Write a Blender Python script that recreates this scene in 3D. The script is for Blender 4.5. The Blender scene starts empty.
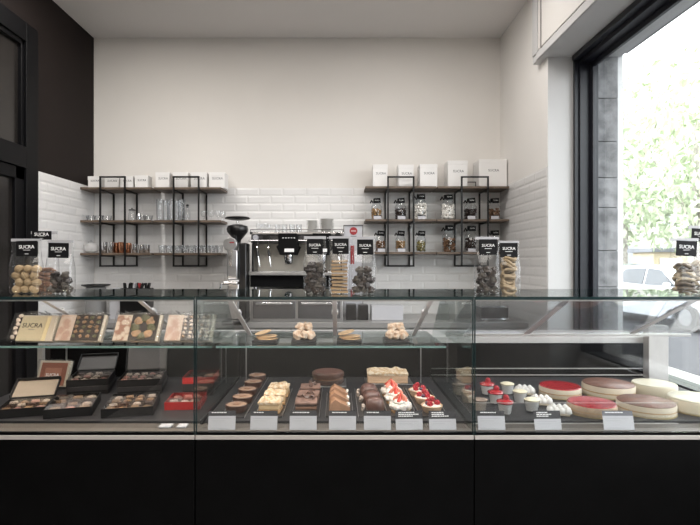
import bpy, math, random
from mathutils import Vector, Matrix, Euler, noise

S = bpy.context.scene
COL = S.collection
R = math.radians
F = 505.0          # focal length in px of a 700 px frame
VX, VY, EYE = 338.0, 262.0, 1.40

# ------------------------------------------------------------------ camera
cam_d = bpy.data.cameras.new('camera'); cam = bpy.data.objects.new('camera', cam_d); COL.objects.link(cam)
cam_d.sensor_width = 36; cam_d.lens = 36*F/700
cam_d.shift_x = (350-VX)/700; cam_d.shift_y = (VY-262.5)/700
cam_d.clip_start = .05; cam_d.clip_end = 300
cam.location = (0, 0, EYE); cam.rotation_euler = (R(90), 0, 0)
S.camera = cam

# ------------------------------------------------------------------ world, light, exposure
wd = bpy.data.worlds.new('world'); S.world = wd; wd.use_nodes = True
bg = wd.node_tree.nodes['Background']; bg.inputs[0].default_value = (.95, .97, 1.0, 1); bg.inputs[1].default_value = 8.0
S.view_settings.view_transform = 'Standard'; S.view_settings.look = 'None'
S.view_settings.gamma = 1; S.view_settings.use_curve_mapping = False
S.view_settings.exposure = -0.20
try:
    S.cycles.transparent_max_bounces = 32; S.cycles.max_bounces = 10
except Exception: pass

def area(name, loc, rot, sx, sy, power, color=(1, 1, 1), portal=False, spread=180):
    l = bpy.data.lights.new(name, 'AREA'); l.shape = 'RECTANGLE'; l.size = sx; l.size_y = sy
    l.energy = power; l.color = color; l.spread = R(spread)
    if portal: l.cycles.is_portal = True
    o = bpy.data.objects.new(name, l); o.location = loc; o.rotation_euler = rot; COL.objects.link(o)
    return o
# daylight guides in the two window openings (portals: they only steer the sky light)
area('window_portal', (1.75, 1.75, 1.78), (0, R(90), 0), 1.9, 3.1, 1, portal=True)
# added fill lights under the ceiling, out of view, to even out the walls
area('ceiling_fill', (-.9, 3.1, 3.28), (0, 0, 0), .9, .12, 7, (1, .93, .86))
area('ceiling_fill', (.5, 3.1, 3.28), (0, 0, 0), .9, .12, 17, (1, .95, .91))
area('ceiling_fill', (-.2, .1, 3.28), (0, 0, 0), 3.0, 2.0, 126, (1, .95, .89))  # added broad overhead fill, reaches the lower walls too
area('ceiling_fill', (-1.55, 2.2, 3.28), (0, 0, 0), .25, 2.4, 42, (1, .95, .89))  # added fill to brighten the right wall and the left side

# ------------------------------------------------------------------ materials
MATS = {}
def mat(name, col, rough=.5, metal=0, var=0, scale=20, bump=0, spec=.5, col2=None, voro=None, coat=0, emis=None, stretch=None, sss=0):
    if name in MATS: return MATS[name]
    m = bpy.data.materials.new(name); m.use_nodes = True; nt = m.node_tree; N = nt.nodes; L = nt.links
    b = N['Principled BSDF']
    def c4(c): return (c[0], c[1], c[2], 1)
    b.inputs['Base Color'].default_value = c4(col); b.inputs['Roughness'].default_value = rough
    b.inputs['Metallic'].default_value = metal; b.inputs['Specular IOR Level'].default_value = spec
    b.inputs['Coat Weight'].default_value = coat; b.inputs['Coat Roughness'].default_value = .08
    if sss: b.inputs['Subsurface Weight'].default_value = sss; b.inputs['Subsurface Radius'].default_value = (.02, .01, .006); b.inputs['Subsurface Scale'].default_value = .5
    if emis: b.inputs['Emission Color'].default_value = c4(col); b.inputs['Emission Strength'].default_value = emis
    if col2 is None: col2 = tuple(min(1, max(0, c*(1-var))) for c in col)
    tc = N.new('ShaderNodeTexCoord'); mp = N.new('ShaderNodeMapping'); L.new(tc.outputs['Object'], mp.inputs['Vector'])
    if stretch: mp.inputs['Scale'].default_value = stretch
    if voro:
        t = N.new('ShaderNodeTexVoronoi'); t.inputs['Scale'].default_value = voro; fac = t.outputs['Distance']
    else:
        t = N.new('ShaderNodeTexNoise'); t.inputs['Scale'].default_value = scale; t.inputs['Detail'].default_value = 5; fac = t.outputs[0]
    L.new(mp.outputs[0], t.inputs['Vector'])
    rp = N.new('ShaderNodeValToRGB'); rp.color_ramp.elements[0].position = .35; rp.color_ramp.elements[1].position = .65
    rp.color_ramp.elements[0].color = c4(col); rp.color_ramp.elements[1].color = c4(col2)
    L.new(fac, rp.inputs[0]); L.new(rp.outputs[0], b.inputs['Base Color'])
    if bump:
        bp = N.new('ShaderNodeBump'); bp.inputs['Strength'].default_value = bump; bp.inputs['Distance'].default_value = .004
        L.new(fac, bp.inputs['Height']); L.new(bp.outputs[0], b.inputs['Normal'])
    MATS[name] = m; return m

def glass(name, tint=(.975, .98, .98), edge=(.7, .8, .78), rough=0.0, f0=.04, haze=0):
    m = bpy.data.materials.new(name); m.use_nodes = True; nt = m.node_tree; N = nt.nodes; L = nt.links
    N.remove(N['Principled BSDF']); out = N['Material Output']
    tr = N.new('ShaderNodeBsdfTransparent'); gl = N.new('ShaderNodeBsdfGlossy'); mx = N.new('ShaderNodeMixShader')
    gl.inputs['Roughness'].default_value = rough
    lw = N.new('ShaderNodeLayerWeight'); lw.inputs[0].default_value = .5      # 1 - cos of the viewing angle
    def mth(op, a, b):
        n = N.new('ShaderNodeMath'); n.operation = op
        for k, v in enumerate((a, b)):
            if hasattr(v, 'links'): L.new(v, n.inputs[k])
            else: n.inputs[k].default_value = v
        return n.outputs[0]
    p5 = mth('POWER', lw.outputs['Facing'], 5.0); L.new(mth('ADD', mth('MULTIPLY', p5, 1-f0), f0), mx.inputs[0])   # Schlick reflectance
    mc = N.new('ShaderNodeMix'); mc.data_type = 'RGBA'
    mc.inputs[6].default_value = (*tint, 1); mc.inputs[7].default_value = (*edge, 1)
    L.new(mth('POWER', lw.outputs['Facing'], 3.0), mc.inputs[0]); L.new(mc.outputs[2], tr.inputs[0])
    L.new(tr.outputs[0], mx.inputs[1]); L.new(gl.outputs[0], mx.inputs[2])
    last = mx
    if haze:
        df = N.new('ShaderNodeBsdfDiffuse'); df.inputs[0].default_value = (.9, .9, .9, 1)
        m2 = N.new('ShaderNodeMixShader'); m2.inputs[0].default_value = haze
        L.new(mx.outputs[0], m2.inputs[1]); L.new(df.outputs[0], m2.inputs[2]); last = m2
    L.new(last.outputs[0], out.inputs['Surface'])
    MATS[name] = m; return m

pane_m = glass('pane glass')
slope_m = glass('sloping glass', (.93, .94, .95), (.6, .63, .65), haze=.04)
ware_m = glass('glassware', (.97, .975, .98), (.50, .52, .55), f0=.06)
cover_m = glass('clear lid film', (.97, .97, .97), (.8, .8, .8), rough=.05)
cello_m = glass('cellophane', (.985, .985, .985), (.80, .80, .82), rough=.10, haze=.015)
edge_m = mat('green glass edge', (.012, .030, .032), .12, 0, .3, 40)
edgel_m = mat('pale green shelf edge', (.13, .23, .22), .2, 0, .25, 30)
white_m = mat('white paint', (.56, .557, .555), .6, 0, .02, 3)
cream_m = mat('cream wall paint', (.75, .725, .69), .7, 0, .03, 2, .05)
ceil_m = mat('ceiling paint', (.70, .68, .665), .8, 0, .02, 2)
dark_m = mat('dark brown wall paint', (.013, .0085, .0075), .7, 0, .12, 4, .05, spec=.2)
tile_m = mat('white glazed tile', (.74, .735, .73), .2, 0, .03, 5)
grout_m = mat('grout', (.70, .69, .68), .8, 0, .1, 60)
black_m = mat('black lacquer', (.0025, .0025, .0028), .55, 0, .3, 10, spec=.06)
frame_m = mat('black powder coat', (.003, .003, .004), .5, 0, .3, 30, spec=.15)
winframe_m = mat('window frame anthracite', (.012, .013, .020), .35, 0, .2, 30, spec=.4)
bframe_m = mat('black shelf steel', (.008, .007, .007), .4, .3, .2, 40)
wood_m = mat('grey brown shelf oak', (.15, .108, .078), .5, 0, 0, 9, .1, col2=(.085, .06, .043), stretch=(1, 12, 12))
steel_m = mat('brushed steel', (.55, .55, .56), .28, .9, .12, 30, stretch=(1, 20, 20))
chrome_m = mat('chrome', (.75, .75, .76), .08, 1, .05, 10)
alu_m = mat('satin aluminium', (.46, .44, .425), .35, .4, .06, 60)
topb_m = mat('back counter top', (.26, .255, .25), .3, 0, .04, 12)
strip_m = mat('pale front strip', (.42, .39, .37), .45, 0, .05, 40)
arm_m = mat('frosted arm', (.55, .55, .57), .3, 0, .05, 20)
rub_m = mat('black rubber', (.004, .004, .0045), .7, 0, .2, 20, spec=.12)
top_m = mat('pale composite worktop', (.45, .44, .435), .25, 0, .04, 12)
floor_m = mat('dark resin floor', (.34, .32, .30), .4, 0, .2, 3)
slate_m = mat('slate grey deck', (.024, .024, .027), .5, 0, .25, 30, spec=.3)
slab_m = mat('black slate slab', (.02, .02, .022), .45, 0, .4, 50)
stone_m = mat('rough grey stone', (.24, .238, .245), .85, 0, 0, 12, 1.6, col2=(.10, .099, .103))
card_m = mat('white card', (.47, .47, .50), .55, 0, .02, 30)
cardw_m = mat('white gift box board', (.80, .79, .78), .5, 0, .02, 10)
blab_m = mat('black label card', (.005, .005, .006), .6, 0, .2, 30, spec=.2)
txt_m = mat('white print', (.85, .85, .85), .6, 0, .01, 10)
ink_m = mat('grey print', (.10, .10, .11), .7, 0, .05, 10)
copper_m = mat('copper', (.62, .30, .18), .2, 1, .1, 20)
plast_m = mat('smoked black plastic', (.004, .004, .0045), .3, 0, .2, 20)

# ------------------------------------------------------------------ mesh building
def rotm(rx=0, ry=0, rz=0): return Euler((rx, ry, rz)).to_matrix()
class MB:
    def __init__(s): s.v = []; s.f = []
    def add(s, vs, fs):
        n = len(s.v); s.v += [Vector(v) for v in vs]; s.f += [tuple(i+n for i in f) for f in fs]; return s
    def box(s, c, d, rot=None, taper=1.0):
        x, y, z = d[0]/2, d[1]/2, d[2]/2; c = Vector(c)
        vs = []
        for sz in (-1, 1):
            k = taper if sz > 0 else 1
            for sx, sy in ((-1, -1), (1, -1), (1, 1), (-1, 1)):
                p = Vector((sx*x*k, sy*y*k, sz*z))
                if rot is not None: p = rot @ p
                vs.append(c+p)
        return s.add(vs, [(3, 2, 1, 0), (4, 5, 6, 7), (0, 1, 5, 4), (1, 2, 6, 5), (2, 3, 7, 6), (3, 0, 4, 7)])
    def bb(s, x0, x1, y0, y1, z0, z1):
        return s.box(((x0+x1)/2, (y0+y1)/2, (z0+z1)/2), (abs(x1-x0), abs(y1-y0), abs(z1-z0)))
    def cyl(s, p0, p1, r0, r1=None, n=16, cap=True):
        r1 = r0 if r1 is None else r1
        p0 = Vector(p0); p1 = Vector(p1); d = (p1-p0).normalized()
        a = d.orthogonal().normalized(); b = d.cross(a)
        vs = []
        for p, r in ((p0, r0), (p1, r1)):
            for i in range(n):
                t = 2*math.pi*i/n; vs.append(p+a*(r*math.cos(t))+b*(r*math.sin(t)))
        fs = [(i, (i+1) % n, n+(i+1) % n, n+i) for i in range(n)]
        if cap: fs += [tuple(range(n-1, -1, -1)), tuple(range(n, 2*n))]
        return s.add(vs, fs)
    def lathe(s, prof, c=(0, 0, 0), n=24, sx=1, sy=1, rot=None, cap0=True, cap1=True, wob=0, wn=0):
        c = Vector(c); vs = []
        for r, z in prof:
            for i in range(n):
                t = 2*math.pi*i/n
                rr = r*(1+wob*math.cos(wn*t))
                p = Vector((rr*sx*math.cos(t), rr*sy*math.sin(t), z))
                if rot is not None: p = rot @ p
                vs.append(c+p)
        m = len(prof); fs = []
        for j in range(m-1):
            for i in range(n):
                k = (i+1) % n; fs.append((j*n+i, j*n+k, (j+1)*n+k, (j+1)*n+i))
        if cap0: fs.append(tuple(range(n-1, -1, -1)))
        if cap1: fs.append(tuple((m-1)*n+i for i in range(n)))
        return s.add(vs, fs)
    def lump(s, c, r, seed=0, amp=.2, fr=1.2, nu=14, nv=9, rot=None):
        c = Vector(c); off = Vector((seed*7.3, seed*3.1, seed*1.7)); vs = []
        if not hasattr(r, '__len__'): r = (r, r, r)
        for j in range(nv+1):
            ph = math.pi*j/nv
            for i in range(nu):
                t = 2*math.pi*i/nu
                u = Vector((math.sin(ph)*math.cos(t), math.sin(ph)*math.sin(t), -math.cos(ph)))
                k = 1+amp*noise.noise(u*fr+off)*1.6
                p = Vector((u.x*r[0]*k, u.y*r[1]*k, u.z*r[2]*k))
                if rot is not None: p = rot @ p
                vs.append(c+p)
        fs = [(j*nu+i, j*nu+(i+1) % nu, (j+1)*nu+(i+1) % nu, (j+1)*nu+i) for j in range(nv) for i in range(nu)]
        return s.add(vs, fs)
    def prism(s, poly, axis, a0, a1):
        n = len(poly); vs = []
        for a in (a0, a1):
            for u, w in poly:
                vs.append({'x': (a, u, w), 'y': (u, a, w), 'z': (u, w, a)}[axis])
        fs = [(i, (i+1) % n, n+(i+1) % n, n+i) for i in range(n)]+[tuple(range(n-1, -1, -1)), tuple(range(n, 2*n))]
        return s.add(vs, fs)
    def tube(s, pts, r, n=8, closed=False):
        pts = [Vector(p) for p in pts]; m = len(pts); vs = []
        a = None
        for j, p in enumerate(pts):
            d = (pts[(j+1) % m]-pts[j-1]) if closed else (pts[min(j+1, m-1)]-pts[max(j-1, 0)])
            d.normalize()
            a = d.orthogonal().normalized() if a is None else (a-d*a.dot(d)).normalized()
            b = d.cross(a)
            rr = r[j] if hasattr(r, '__len__') else r
            for i in range(n):
                t = 2*math.pi*i/n; vs.append(p+a*(rr*math.cos(t))+b*(rr*math.sin(t)))
        fs = []
        for j in range(m if closed else m-1):
            q = (j+1) % m
            for i in range(n): fs.append((j*n+i, j*n+(i+1) % n, q*n+(i+1) % n, q*n+i))
        if not closed: fs += [tuple(range(n-1, -1, -1)), tuple((m-1)*n+i for i in range(n))]
        return s.add(vs, fs)

def mkobj(name, mb, m, off=None, smooth=True, bev=0, ang=35):
    me = bpy.data.meshes.new(name)
    vs = [tuple(v-off) for v in mb.v] if off is not None else [tuple(v) for v in mb.v]
    me.from_pydata(vs, [], mb.f); me.validate(); me.update()
    me.materials.append(m if not isinstance(m, str) else MATS[m])
    if smooth:
        me.polygons.foreach_set('use_smooth', [True]*len(me.polygons))
        me.set_sharp_from_angle(angle=R(ang))
    o = bpy.data.objects.new(name, me); COL.objects.link(o)
    if bev:
        b = o.modifiers.new('bevel', 'BEVEL'); b.width = bev; b.segments = 2; b.limit_method = 'ANGLE'; b.angle_limit = R(40)
    return o
ORI = {}
def thing(name, label, cat, loc=(0, 0, 0), rot=(0, 0, 0), group=None, local=False):
    o = bpy.data.objects.new(name, None); COL.objects.link(o); o.empty_display_size = .05
    o.location = loc; o.rotation_euler = rot; o['label'] = label; o['category'] = cat
    if group: o['group'] = group
    if not local: ORI[o.name] = Vector(loc)
    return o
def part(name, mb, m, parent, label=None, **k):
    o = mkobj(name, mb, m, ORI.get(parent.name), **k); o.parent = parent
    if parent.name in ORI: ORI[o.name] = ORI[parent.name]
    if label: o['label'] = label
    return o
def solo(name, mb, m, label, cat, group=None, org=None, kind=None, **k):   # one-mesh thing; mesh in world coordinates
    if org is None:
        n = len(mb.v); org = Vector((sum(v.x for v in mb.v)/n, sum(v.y for v in mb.v)/n, min(v.z for v in mb.v)))
    org = Vector(org)
    o = mkobj(name, mb, m, org, **k); o.location = org; o['label'] = label; o['category'] = cat
    if group: o['group'] = group
    if kind: o['kind'] = kind
    return o
def struct(name, mb, m, parent=None, **k):
    o = mkobj(name, mb, m, **k)
    if parent is not None: o.parent = parent
    else: o['kind'] = 'structure'
    return o
def dup(root, loc, rot=None, label=None, group=None):
    r = root.copy(); COL.objects.link(r); r.location = loc
    if rot is not None: r.rotation_euler = rot
    if label: r['label'] = label
    if group: r['group'] = group
    for ch in [c for c in root.children]:
        c = ch.copy(); COL.objects.link(c); c.parent = r
        for g in [g for g in ch.children]:
            d = g.copy(); COL.objects.link(d); d.parent = c
    return r
def W(x, y, D): return Vector(((x-VX)*D/F, D, EYE-(y-VY)*D/F))
TXT = {}
def text_mesh(s, size, depth=.0006, bold=0):
    key = (s, size)
    if key in TXT: return TXT[key]
    cu = bpy.data.curves.new('lettering', 'FONT'); cu.body = s; cu.size = size; cu.extrude = depth; cu.align_x = 'CENTER'; cu.align_y = 'CENTER'
    cu.offset = bold; cu.resolution_u = 2
    o = bpy.data.objects.new('lettering', cu); COL.objects.link(o)
    dg = bpy.context.evaluated_depsgraph_get(); me = bpy.data.meshes.new_from_object(o.evaluated_get(dg))
    bpy.data.objects.remove(o); bpy.data.curves.remove(cu)
    TXT[key] = me; return me
def lettering(s, size, parent, loc, rot=(R(90), 0, 0), m=None, bold=0, name='lettering'):
    me = text_mesh(s, size, bold=bold).copy(); me.materials.clear(); me.materials.append(m or txt_m)
    o = bpy.data.objects.new(name, me); COL.objects.link(o)
    lo = Vector(loc)
    if parent.name in ORI: lo = lo-ORI[parent.name]
    o.location = lo; o.rotation_euler = rot; o.parent = parent
    return o
rnd = random.Random(4)
ORD = {1: ['only'], 2: ['left', 'right'], 3: ['left', 'middle', 'right'], 4: ['leftmost', 'second from left', 'second from right', 'rightmost'],
       5: ['leftmost', 'second from left', 'middle', 'second from right', 'rightmost']}
ROW = {3: ['front', 'middle', 'rear'], 5: ['front', 'second', 'third', 'fourth', 'rear']}
# ================================================================== THE SETTING
XL, XR, YB, ZC = -2.079, 1.385, 4.30, 3.307
TT = 2.03      # top of the tiles
mb = MB(); mb.bb(-3.2, 1.9, -2.6, 4.5, -.1, 0); struct('floor', mb, floor_m)
mb = MB(); mb.bb(-3.2, 1.9, -2.6, 4.5, ZC, ZC+.12); struct('ceiling', mb, ceil_m)
mb = MB(); mb.bb(XL-.1, 1.9, YB, YB+.15, 0, ZC); wall_back = struct('wall_back', mb, cream_m)
mb = MB(); mb.bb(XL-.12, XL, 3.47, YB, 0, ZC); mb.bb(XL-.12, XL, 1.2, 3.47, 2.99, ZC); mb.bb(XL-.12, XL, -2.5, 1.2, 0, ZC)
wall_left = struct('wall_left', mb, dark_m)
mb = MB(); mb.bb(XR, 1.88, 3.33, YB, 0, ZC); mb.bb(XR, 1.86, -2.5, .1, 0, ZC); mb.bb(1.56, 1.86, .1, 3.33, 0, .78); mb.bb(1.545, 1.86, .1, 3.33, 2.75, ZC)
wall_right = struct('wall_right', mb, white_m)
struct('lit_wall_skin', MB().bb(XR-.002, XR+.001, 3.331, YB, TT, ZC), mat('lit cream paint', (.82, .80, .77), .7, 0, .02, 2), wall_right)  # thin skin over the same paint; missing light is put into its colour
mb = MB(); mb.bb(XL-.1, -1.85, -2.6, -2.48, 0, ZC); mb.bb(1.2, 1.9, -2.6, -2.48, 0, ZC); mb.bb(-1.85, 1.2, -2.6, -2.48, 0, ZC)
struct('wall_front', mb, cream_m)

def tiles(name, parent, org, u, nrm, length, z0, z1, tw=.20, th=.0665, starth=0):
    u = Vector(u); nrm = Vector(nrm); up = Vector((0, 0, 1)); org = Vector(org)
    m = MB(); bk = MB()
    g = .0016; bev = .013; t0, t1 = .004, .0059
    flip = u.cross(up).dot(nrm) < 0
    z = z1; k = 0
    while z-th > z0:
        x = -(tw/2 if (k+starth) % 2 else 0)
        while x < length:
            a, b = max(x+g, 0), min(x+tw-g, length)
            if b-a > .012:
                zz0, zz1 = z-th+g, z-g; bx = min(bev, (b-a)/3)
                vs = []
                for (p, q, d) in ((a, zz0, t0), (b, zz0, t0), (b, zz1, t0), (a, zz1, t0), (a+bx, zz0+bev, t1), (b-bx, zz0+bev, t1), (b-bx, zz1-bev, t1), (a+bx, zz1-bev, t1)):
                    vs.append(org+u*p+up*q+nrm*d)
                fs = [(4, 5, 6, 7), (0, 1, 5, 4), (1, 2, 6, 5), (2, 3, 7, 6), (3, 0, 4, 7)]
                if flip: fs = [tuple(reversed(f)) for f in fs]
                m.add(vs, fs)
            x += tw
        z -= th; k += 1
    vs = [org+u*p+up*q+nrm*d for d in (0, t0) for (p, q) in ((0, z0), (length, z0), (length, z1), (0, z1))]
    fs = [(4, 5, 6, 7), (0, 1, 5, 4), (1, 2, 6, 5), (2, 3, 7, 6), (3, 0, 4, 7), (3, 2, 1, 0)]
    if flip: fs = [tuple(reversed(f)) for f in fs]
    bk.add(vs, fs)
    struct('tile_backing', bk, grout_m, parent, smooth=False)
    struct('tile_cladding', m, tile_m, parent, smooth=False)
tiles('t', wall_back, (XL+.009, YB, 0), (1, 0, 0), (0, -1, 0), XR-XL-.018, .85, TT)
tiles('t', wall_left, (XL, 3.50, 0), (0, 1, 0), (1, 0, 0), YB-3.50, .85, TT)
tiles('t', wall_right, (XR, 3.335, 0), (0, 1, 0), (-1, 0, 0), YB-3.335, .85, TT)

# boxed lintel with an access panel over the big window
mb = MB(); mb.bb(1.336, 1.60, .0, 3.46, 2.75, ZC)
trim1 = struct('trim_1', mb, white_m)
mb = MB(); mb.bb(1.328, 1.336, .1, 3.39, 2.752, 2.80); mb.bb(1.328, 1.336, 3.37, 3.455, 2.80, ZC-.01); struct('rail', mb, white_m, trim1, bev=.002)
mb = MB(); mb.bb(1.330, 1.3355, .1, 3.36, 2.812, ZC-.02); struct('access_panel', mb, mat('access panel paint', (.70, .68, .65), .6, 0, .02, 3), trim1, bev=.002)
mb = MB(); mb.bb(1.329, 1.3345, 3.30, 3.322, 2.806, ZC-.02); struct('gap_shade_bar', mb, mat('painted gap shade', (.25, .23, .22), .8, 0, .05, 10), trim1)  # raised bar; the shade of the panel gap is put into its colour

# window_1: shop window in the right wall
mb = MB()
mb.bb(1.548, 1.575, 3.30, 3.325, .80, 2.745); mb.bb(1.575, 1.64, 3.285, 3.325, .80, 2.745); mb.bb(1.64, 1.66, 3.25, 3.325, .80, 2.745); mb.bb(1.66, 1.70, 3.295, 3.325, .80, 2.745)
mb.bb(1.53, 1.575, .12, 3.30, 2.715, 2.748); mb.bb(1.575, 1.64, .12, 3.285, 2.69, 2.748); mb.bb(1.64, 1.66, .12, 3.25, 2.66, 2.748); mb.bb(1.66, 1.70, .12, 3.295, 2.70, 2.748)
mb.bb(1.60, 1.70, .12, 3.30, .80, .825)
mb.bb(1.575, 1.70, .12, .17, .82, 2.70)
win = struct('window_1', mb, winframe_m, bev=.002)
mb = MB(); mb.bb(1.646, 1.654, .17, 3.26, .825, 2.67); struct('window_pane', mb, pane_m, win, smooth=False)
mb = MB(); mb.bb(1.555, 1.60, .12, 3.30, .782, .815); mb.bb(1.60, 1.90, .12, 3.30, .782, .80); struct('window_sill', mb, alu_m, win, bev=.002)
# outside stone pier, block by block in one wall surface
mb = MB(); zs = [0.0, .42, .86, 1.236, 1.475, 1.757, 1.954, 2.192, 2.475, 2.80, 3.1, 3.5]
for a, b in zip(zs[:-1], zs[1:]):
    mb.bb(1.705, 1.840, 3.318, 3.75, a+.002, b-.002)
pier = struct('wall_outside_pier', mb, stone_m, bev=.003)
struct('mortar', MB().bb(1.708, 1.834, 3.324, 3.74, 0, 3.5), mat('dark mortar', (.05, .05, .052), .9), pier)
mb = MB(); mb.bb(1.70, 1.90, .0, 3.315, 2.765, 3.4); struct('trim_2', mb, stone_m, bev=.004)

# door_1: black glazed door and transom in the left wall
dz = MB()
for (y0, y1, z0, z1) in ((3.34, 3.47, 0, 2.985), (1.2, 1.3, 0, 2.985), (1.3, 3.34, 2.86, 2.985), (1.3, 3.34, 2.02, 2.16)):
    dz.bb(XL-.06, XL+.02, y0, y1, z0, z1)
for (y0, y1, z0, z1) in ((3.25, 3.34, .0, 2.02), (2.3, 2.38, 0, 2.02), (1.3, 1.38, 0, 2.02), (1.3, 3.34, 0, .2), (1.3, 3.34, 1.94, 2.02), (3.31, 3.34, 2.16, 2.86), (1.3, 3.34, 2.83, 2.86)):
    dz.bb(XL-.045, XL+.005, y0, y1, z0, z1)
door = struct('door_1', dz, frame_m, bev=.003)
mb = MB(); mb.bb(XL-.03, XL-.02, 1.3, 3.33, .2, 1.95); mb.bb(XL-.03, XL-.02, 1.3, 3.33, 2.16, 2.84)
struct('door_panel', mb, mat('smoked door panel', (.016, .014, .013), .25, 0, .2, 3), door)
mb = MB(); mb.tube([(XL+.005, 2.44, 1.0), (XL+.05, 2.44, 1.0), (XL+.05, 2.44, 1.25), (XL+.005, 2.44, 1.25)], .008); struct('door_handle', mb, steel_m, door)
# ================================================================== OUTSIDE
GZ = -.12
mb = MB(); mb.bb(1.9, 60, -30, 90, GZ-.1, GZ); struct('ground_street', mb, mat('pale asphalt', (.052, .052, .057), .9, 0, .2, 3, .2))
mb = MB(); mb.bb(-60, 1.9, 4.6, 90, GZ-.1, GZ-.01); mb.bb(-60, 60, -40, -2.7, GZ-.1, GZ-.01); struct('ground_pavement', mb, mat('pavement', (.10, .10, .10), .9, 0, .15, 5, .2))
mb = MB(); mb.bb(3.4, 3.55, -10, 60, GZ, GZ+.06); struct('trim_kerb', mb, mat('kerb stone', (.16, .16, .16), .9, 0, .15, 5, .2))

def car(name, label, loc, rz, col, k=1.0):
    t = thing(name, label, 'car', loc, (0, 0, rz), local=True)
    L2, Wd = 2.1*k, .86*k
    def sect(pts, w0):   # side outline extruded across, sides pulled in towards the roof
        m = MB(); n = len(pts)
        for sy in (-1, 1):
            for (x, z) in pts:
                ins = max(0, (z-.8))*.28
                m.v.append(Vector((x, sy*(w0-ins), z)))
        m.f = [(i, (i+1) % n, n+(i+1) % n, n+i) for i in range(n)]+[tuple(range(n-1, -1, -1)), tuple(range(n, 2*n))]
        return m
    body = [(-2.1, .35), (-2.12, .62), (-2.0, .80), (-1.15, .93), (-.45, 1.38), (.1, 1.45), (.95, 1.42), (1.65, 1.0), (2.02, .93), (2.1, .6), (2.05, .32), (1.75, .25), (1.6, .5), (1.3, .58), (1.0, .5), (.88, .22), (-.92, .22), (-1.05, .5), (-1.35, .58), (-1.65, .5), (-1.8, .25)]
    part('body', sect([(a*k, b*k) for a, b in body], Wd), col, t, bev=.03)
    gm = mat('car window', (.10, .11, .12), .05, 0, .2, 3)
    for sy in (-1, 1):
        for pts in ([(-1.0, .97), (-.42, 1.33), (.02, 1.37), (.02, .97)], [(.1, .97), (.1, 1.37), (.85, 1.34), (1.3, 1.02)]):
            m = MB(); n = len(pts)
            for d in (-.012, .006):
                for (x, z) in pts: m.v.append(Vector((x*k, sy*(Wd-(z*k-.8)*.28+d), z*k)))
            m.f = [(i, (i+1) % n, n+(i+1) % n, n+i) for i in range(n)]+[tuple(range(n-1, -1, -1)), tuple(range(n, 2*n))]
            part('side_window', m, gm, t)
    ty = mat('tyre rubber', (.02, .02, .02), .8, 0, .2, 20)
    for wx in (-1.35, 1.3):
        for sy in (-1, 1):
            w = part('wheel', MB().cyl((wx*k, sy*(Wd-.17), .31*k), (wx*k, sy*(Wd+.01), .31*k), .31*k, n=24), ty, t, bev=.02)
            part('hubcap', MB().cyl((wx*k, sy*(Wd+.0), .31*k), (wx*k, sy*(Wd+.02), .31*k), .18*k, n=18), steel_m, w)
    for sy in (-.6, .6):
        part('headlamp', MB().lump((-2.03*k, sy*k, .68*k), (.1, .16, .07), 0, 0), chrome_m, t)
        part('tail_lamp', MB().lump((2.03*k, sy*k*1.05, .8*k), (.08, .12, .08), 0, 0), mat('red lamp', (.5, .02, .02), .2), t)
    for sy in (-1, 1): part('wing_mirror', MB().lump((-.85*k, sy*(Wd+.05), 1.0*k), (.07, .09, .06), 0, 0), col, t)
    return t
car('parked_car', 'white car parked at the kerb outside the shop window, nearest of the cars', (8.3, 12.4, GZ), R(95), mat('white car paint', (.75, .76, .78), .2, 0, .02, 2, coat=.6))
car('parked_car', 'grey car standing across the street left of the cream kiosk', (13.6, 24.0, GZ), R(20), mat('grey car paint', (.22, .23, .25), .2, 0, .02, 2, coat=.6))

def leafcloud(m, c, r, n, rg, s=.17):
    c = Vector(c)
    for i in range(n):
        while True:
            u = Vector((rg.uniform(-1, 1), rg.uniform(-1, 1), rg.uniform(-1, 1)))
            if .35 < u.length < 1: break
        p = c+Vector((u.x*r[0], u.y*r[1], u.z*r[2]))
        if noise.noise(p*.55) < -.18: continue
        rt = rotm(rg.uniform(0, 3), rg.uniform(0, 3), rg.uniform(0, 6)); k = s*rg.uniform(.6, 1.4)
        m.add([p+rt@Vector(q)*k for q in ((-1, 0, 0), (-.2, -.5, .1), (1, 0, 0), (-.2, .5, .1))], [(0, 1, 2, 3)])
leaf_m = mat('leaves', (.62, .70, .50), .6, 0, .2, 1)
bark_m = mat('bark', (.48, .45, .40), .9, 0, .4, 8, .6)
rg = random.Random(11)
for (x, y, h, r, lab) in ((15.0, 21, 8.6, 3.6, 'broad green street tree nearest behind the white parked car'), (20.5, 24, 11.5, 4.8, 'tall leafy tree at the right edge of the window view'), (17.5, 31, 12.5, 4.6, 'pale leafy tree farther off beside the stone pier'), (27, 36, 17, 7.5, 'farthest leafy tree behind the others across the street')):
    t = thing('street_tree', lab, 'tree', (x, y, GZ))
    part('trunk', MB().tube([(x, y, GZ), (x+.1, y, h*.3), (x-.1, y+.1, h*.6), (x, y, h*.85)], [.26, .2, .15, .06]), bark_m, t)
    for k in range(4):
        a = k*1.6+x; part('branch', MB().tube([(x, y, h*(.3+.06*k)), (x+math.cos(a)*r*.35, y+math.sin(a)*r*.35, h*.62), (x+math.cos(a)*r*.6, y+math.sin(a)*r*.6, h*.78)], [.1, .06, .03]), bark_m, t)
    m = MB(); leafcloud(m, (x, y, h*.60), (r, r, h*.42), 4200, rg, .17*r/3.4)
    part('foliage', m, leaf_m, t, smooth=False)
t = thing('building', 'pale apartment facade far behind the street trees', 'building', (30, 52, GZ))
part('facade', MB().bb(6, 60, 52, 60, GZ, 20), mat('pale render', (.6, .57, .52), .9, 0, .05, 1), t)
wm = mat('far window', (.42, .44, .46), .3, 0, .1, 2)
for i in range(14):
    for j in range(5): part('window', MB().bb(8+i*3.6, 9.3+i*3.6, 51.9, 52.02, 1.2+j*3.6, 3.1+j*3.6), wm, t)
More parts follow.
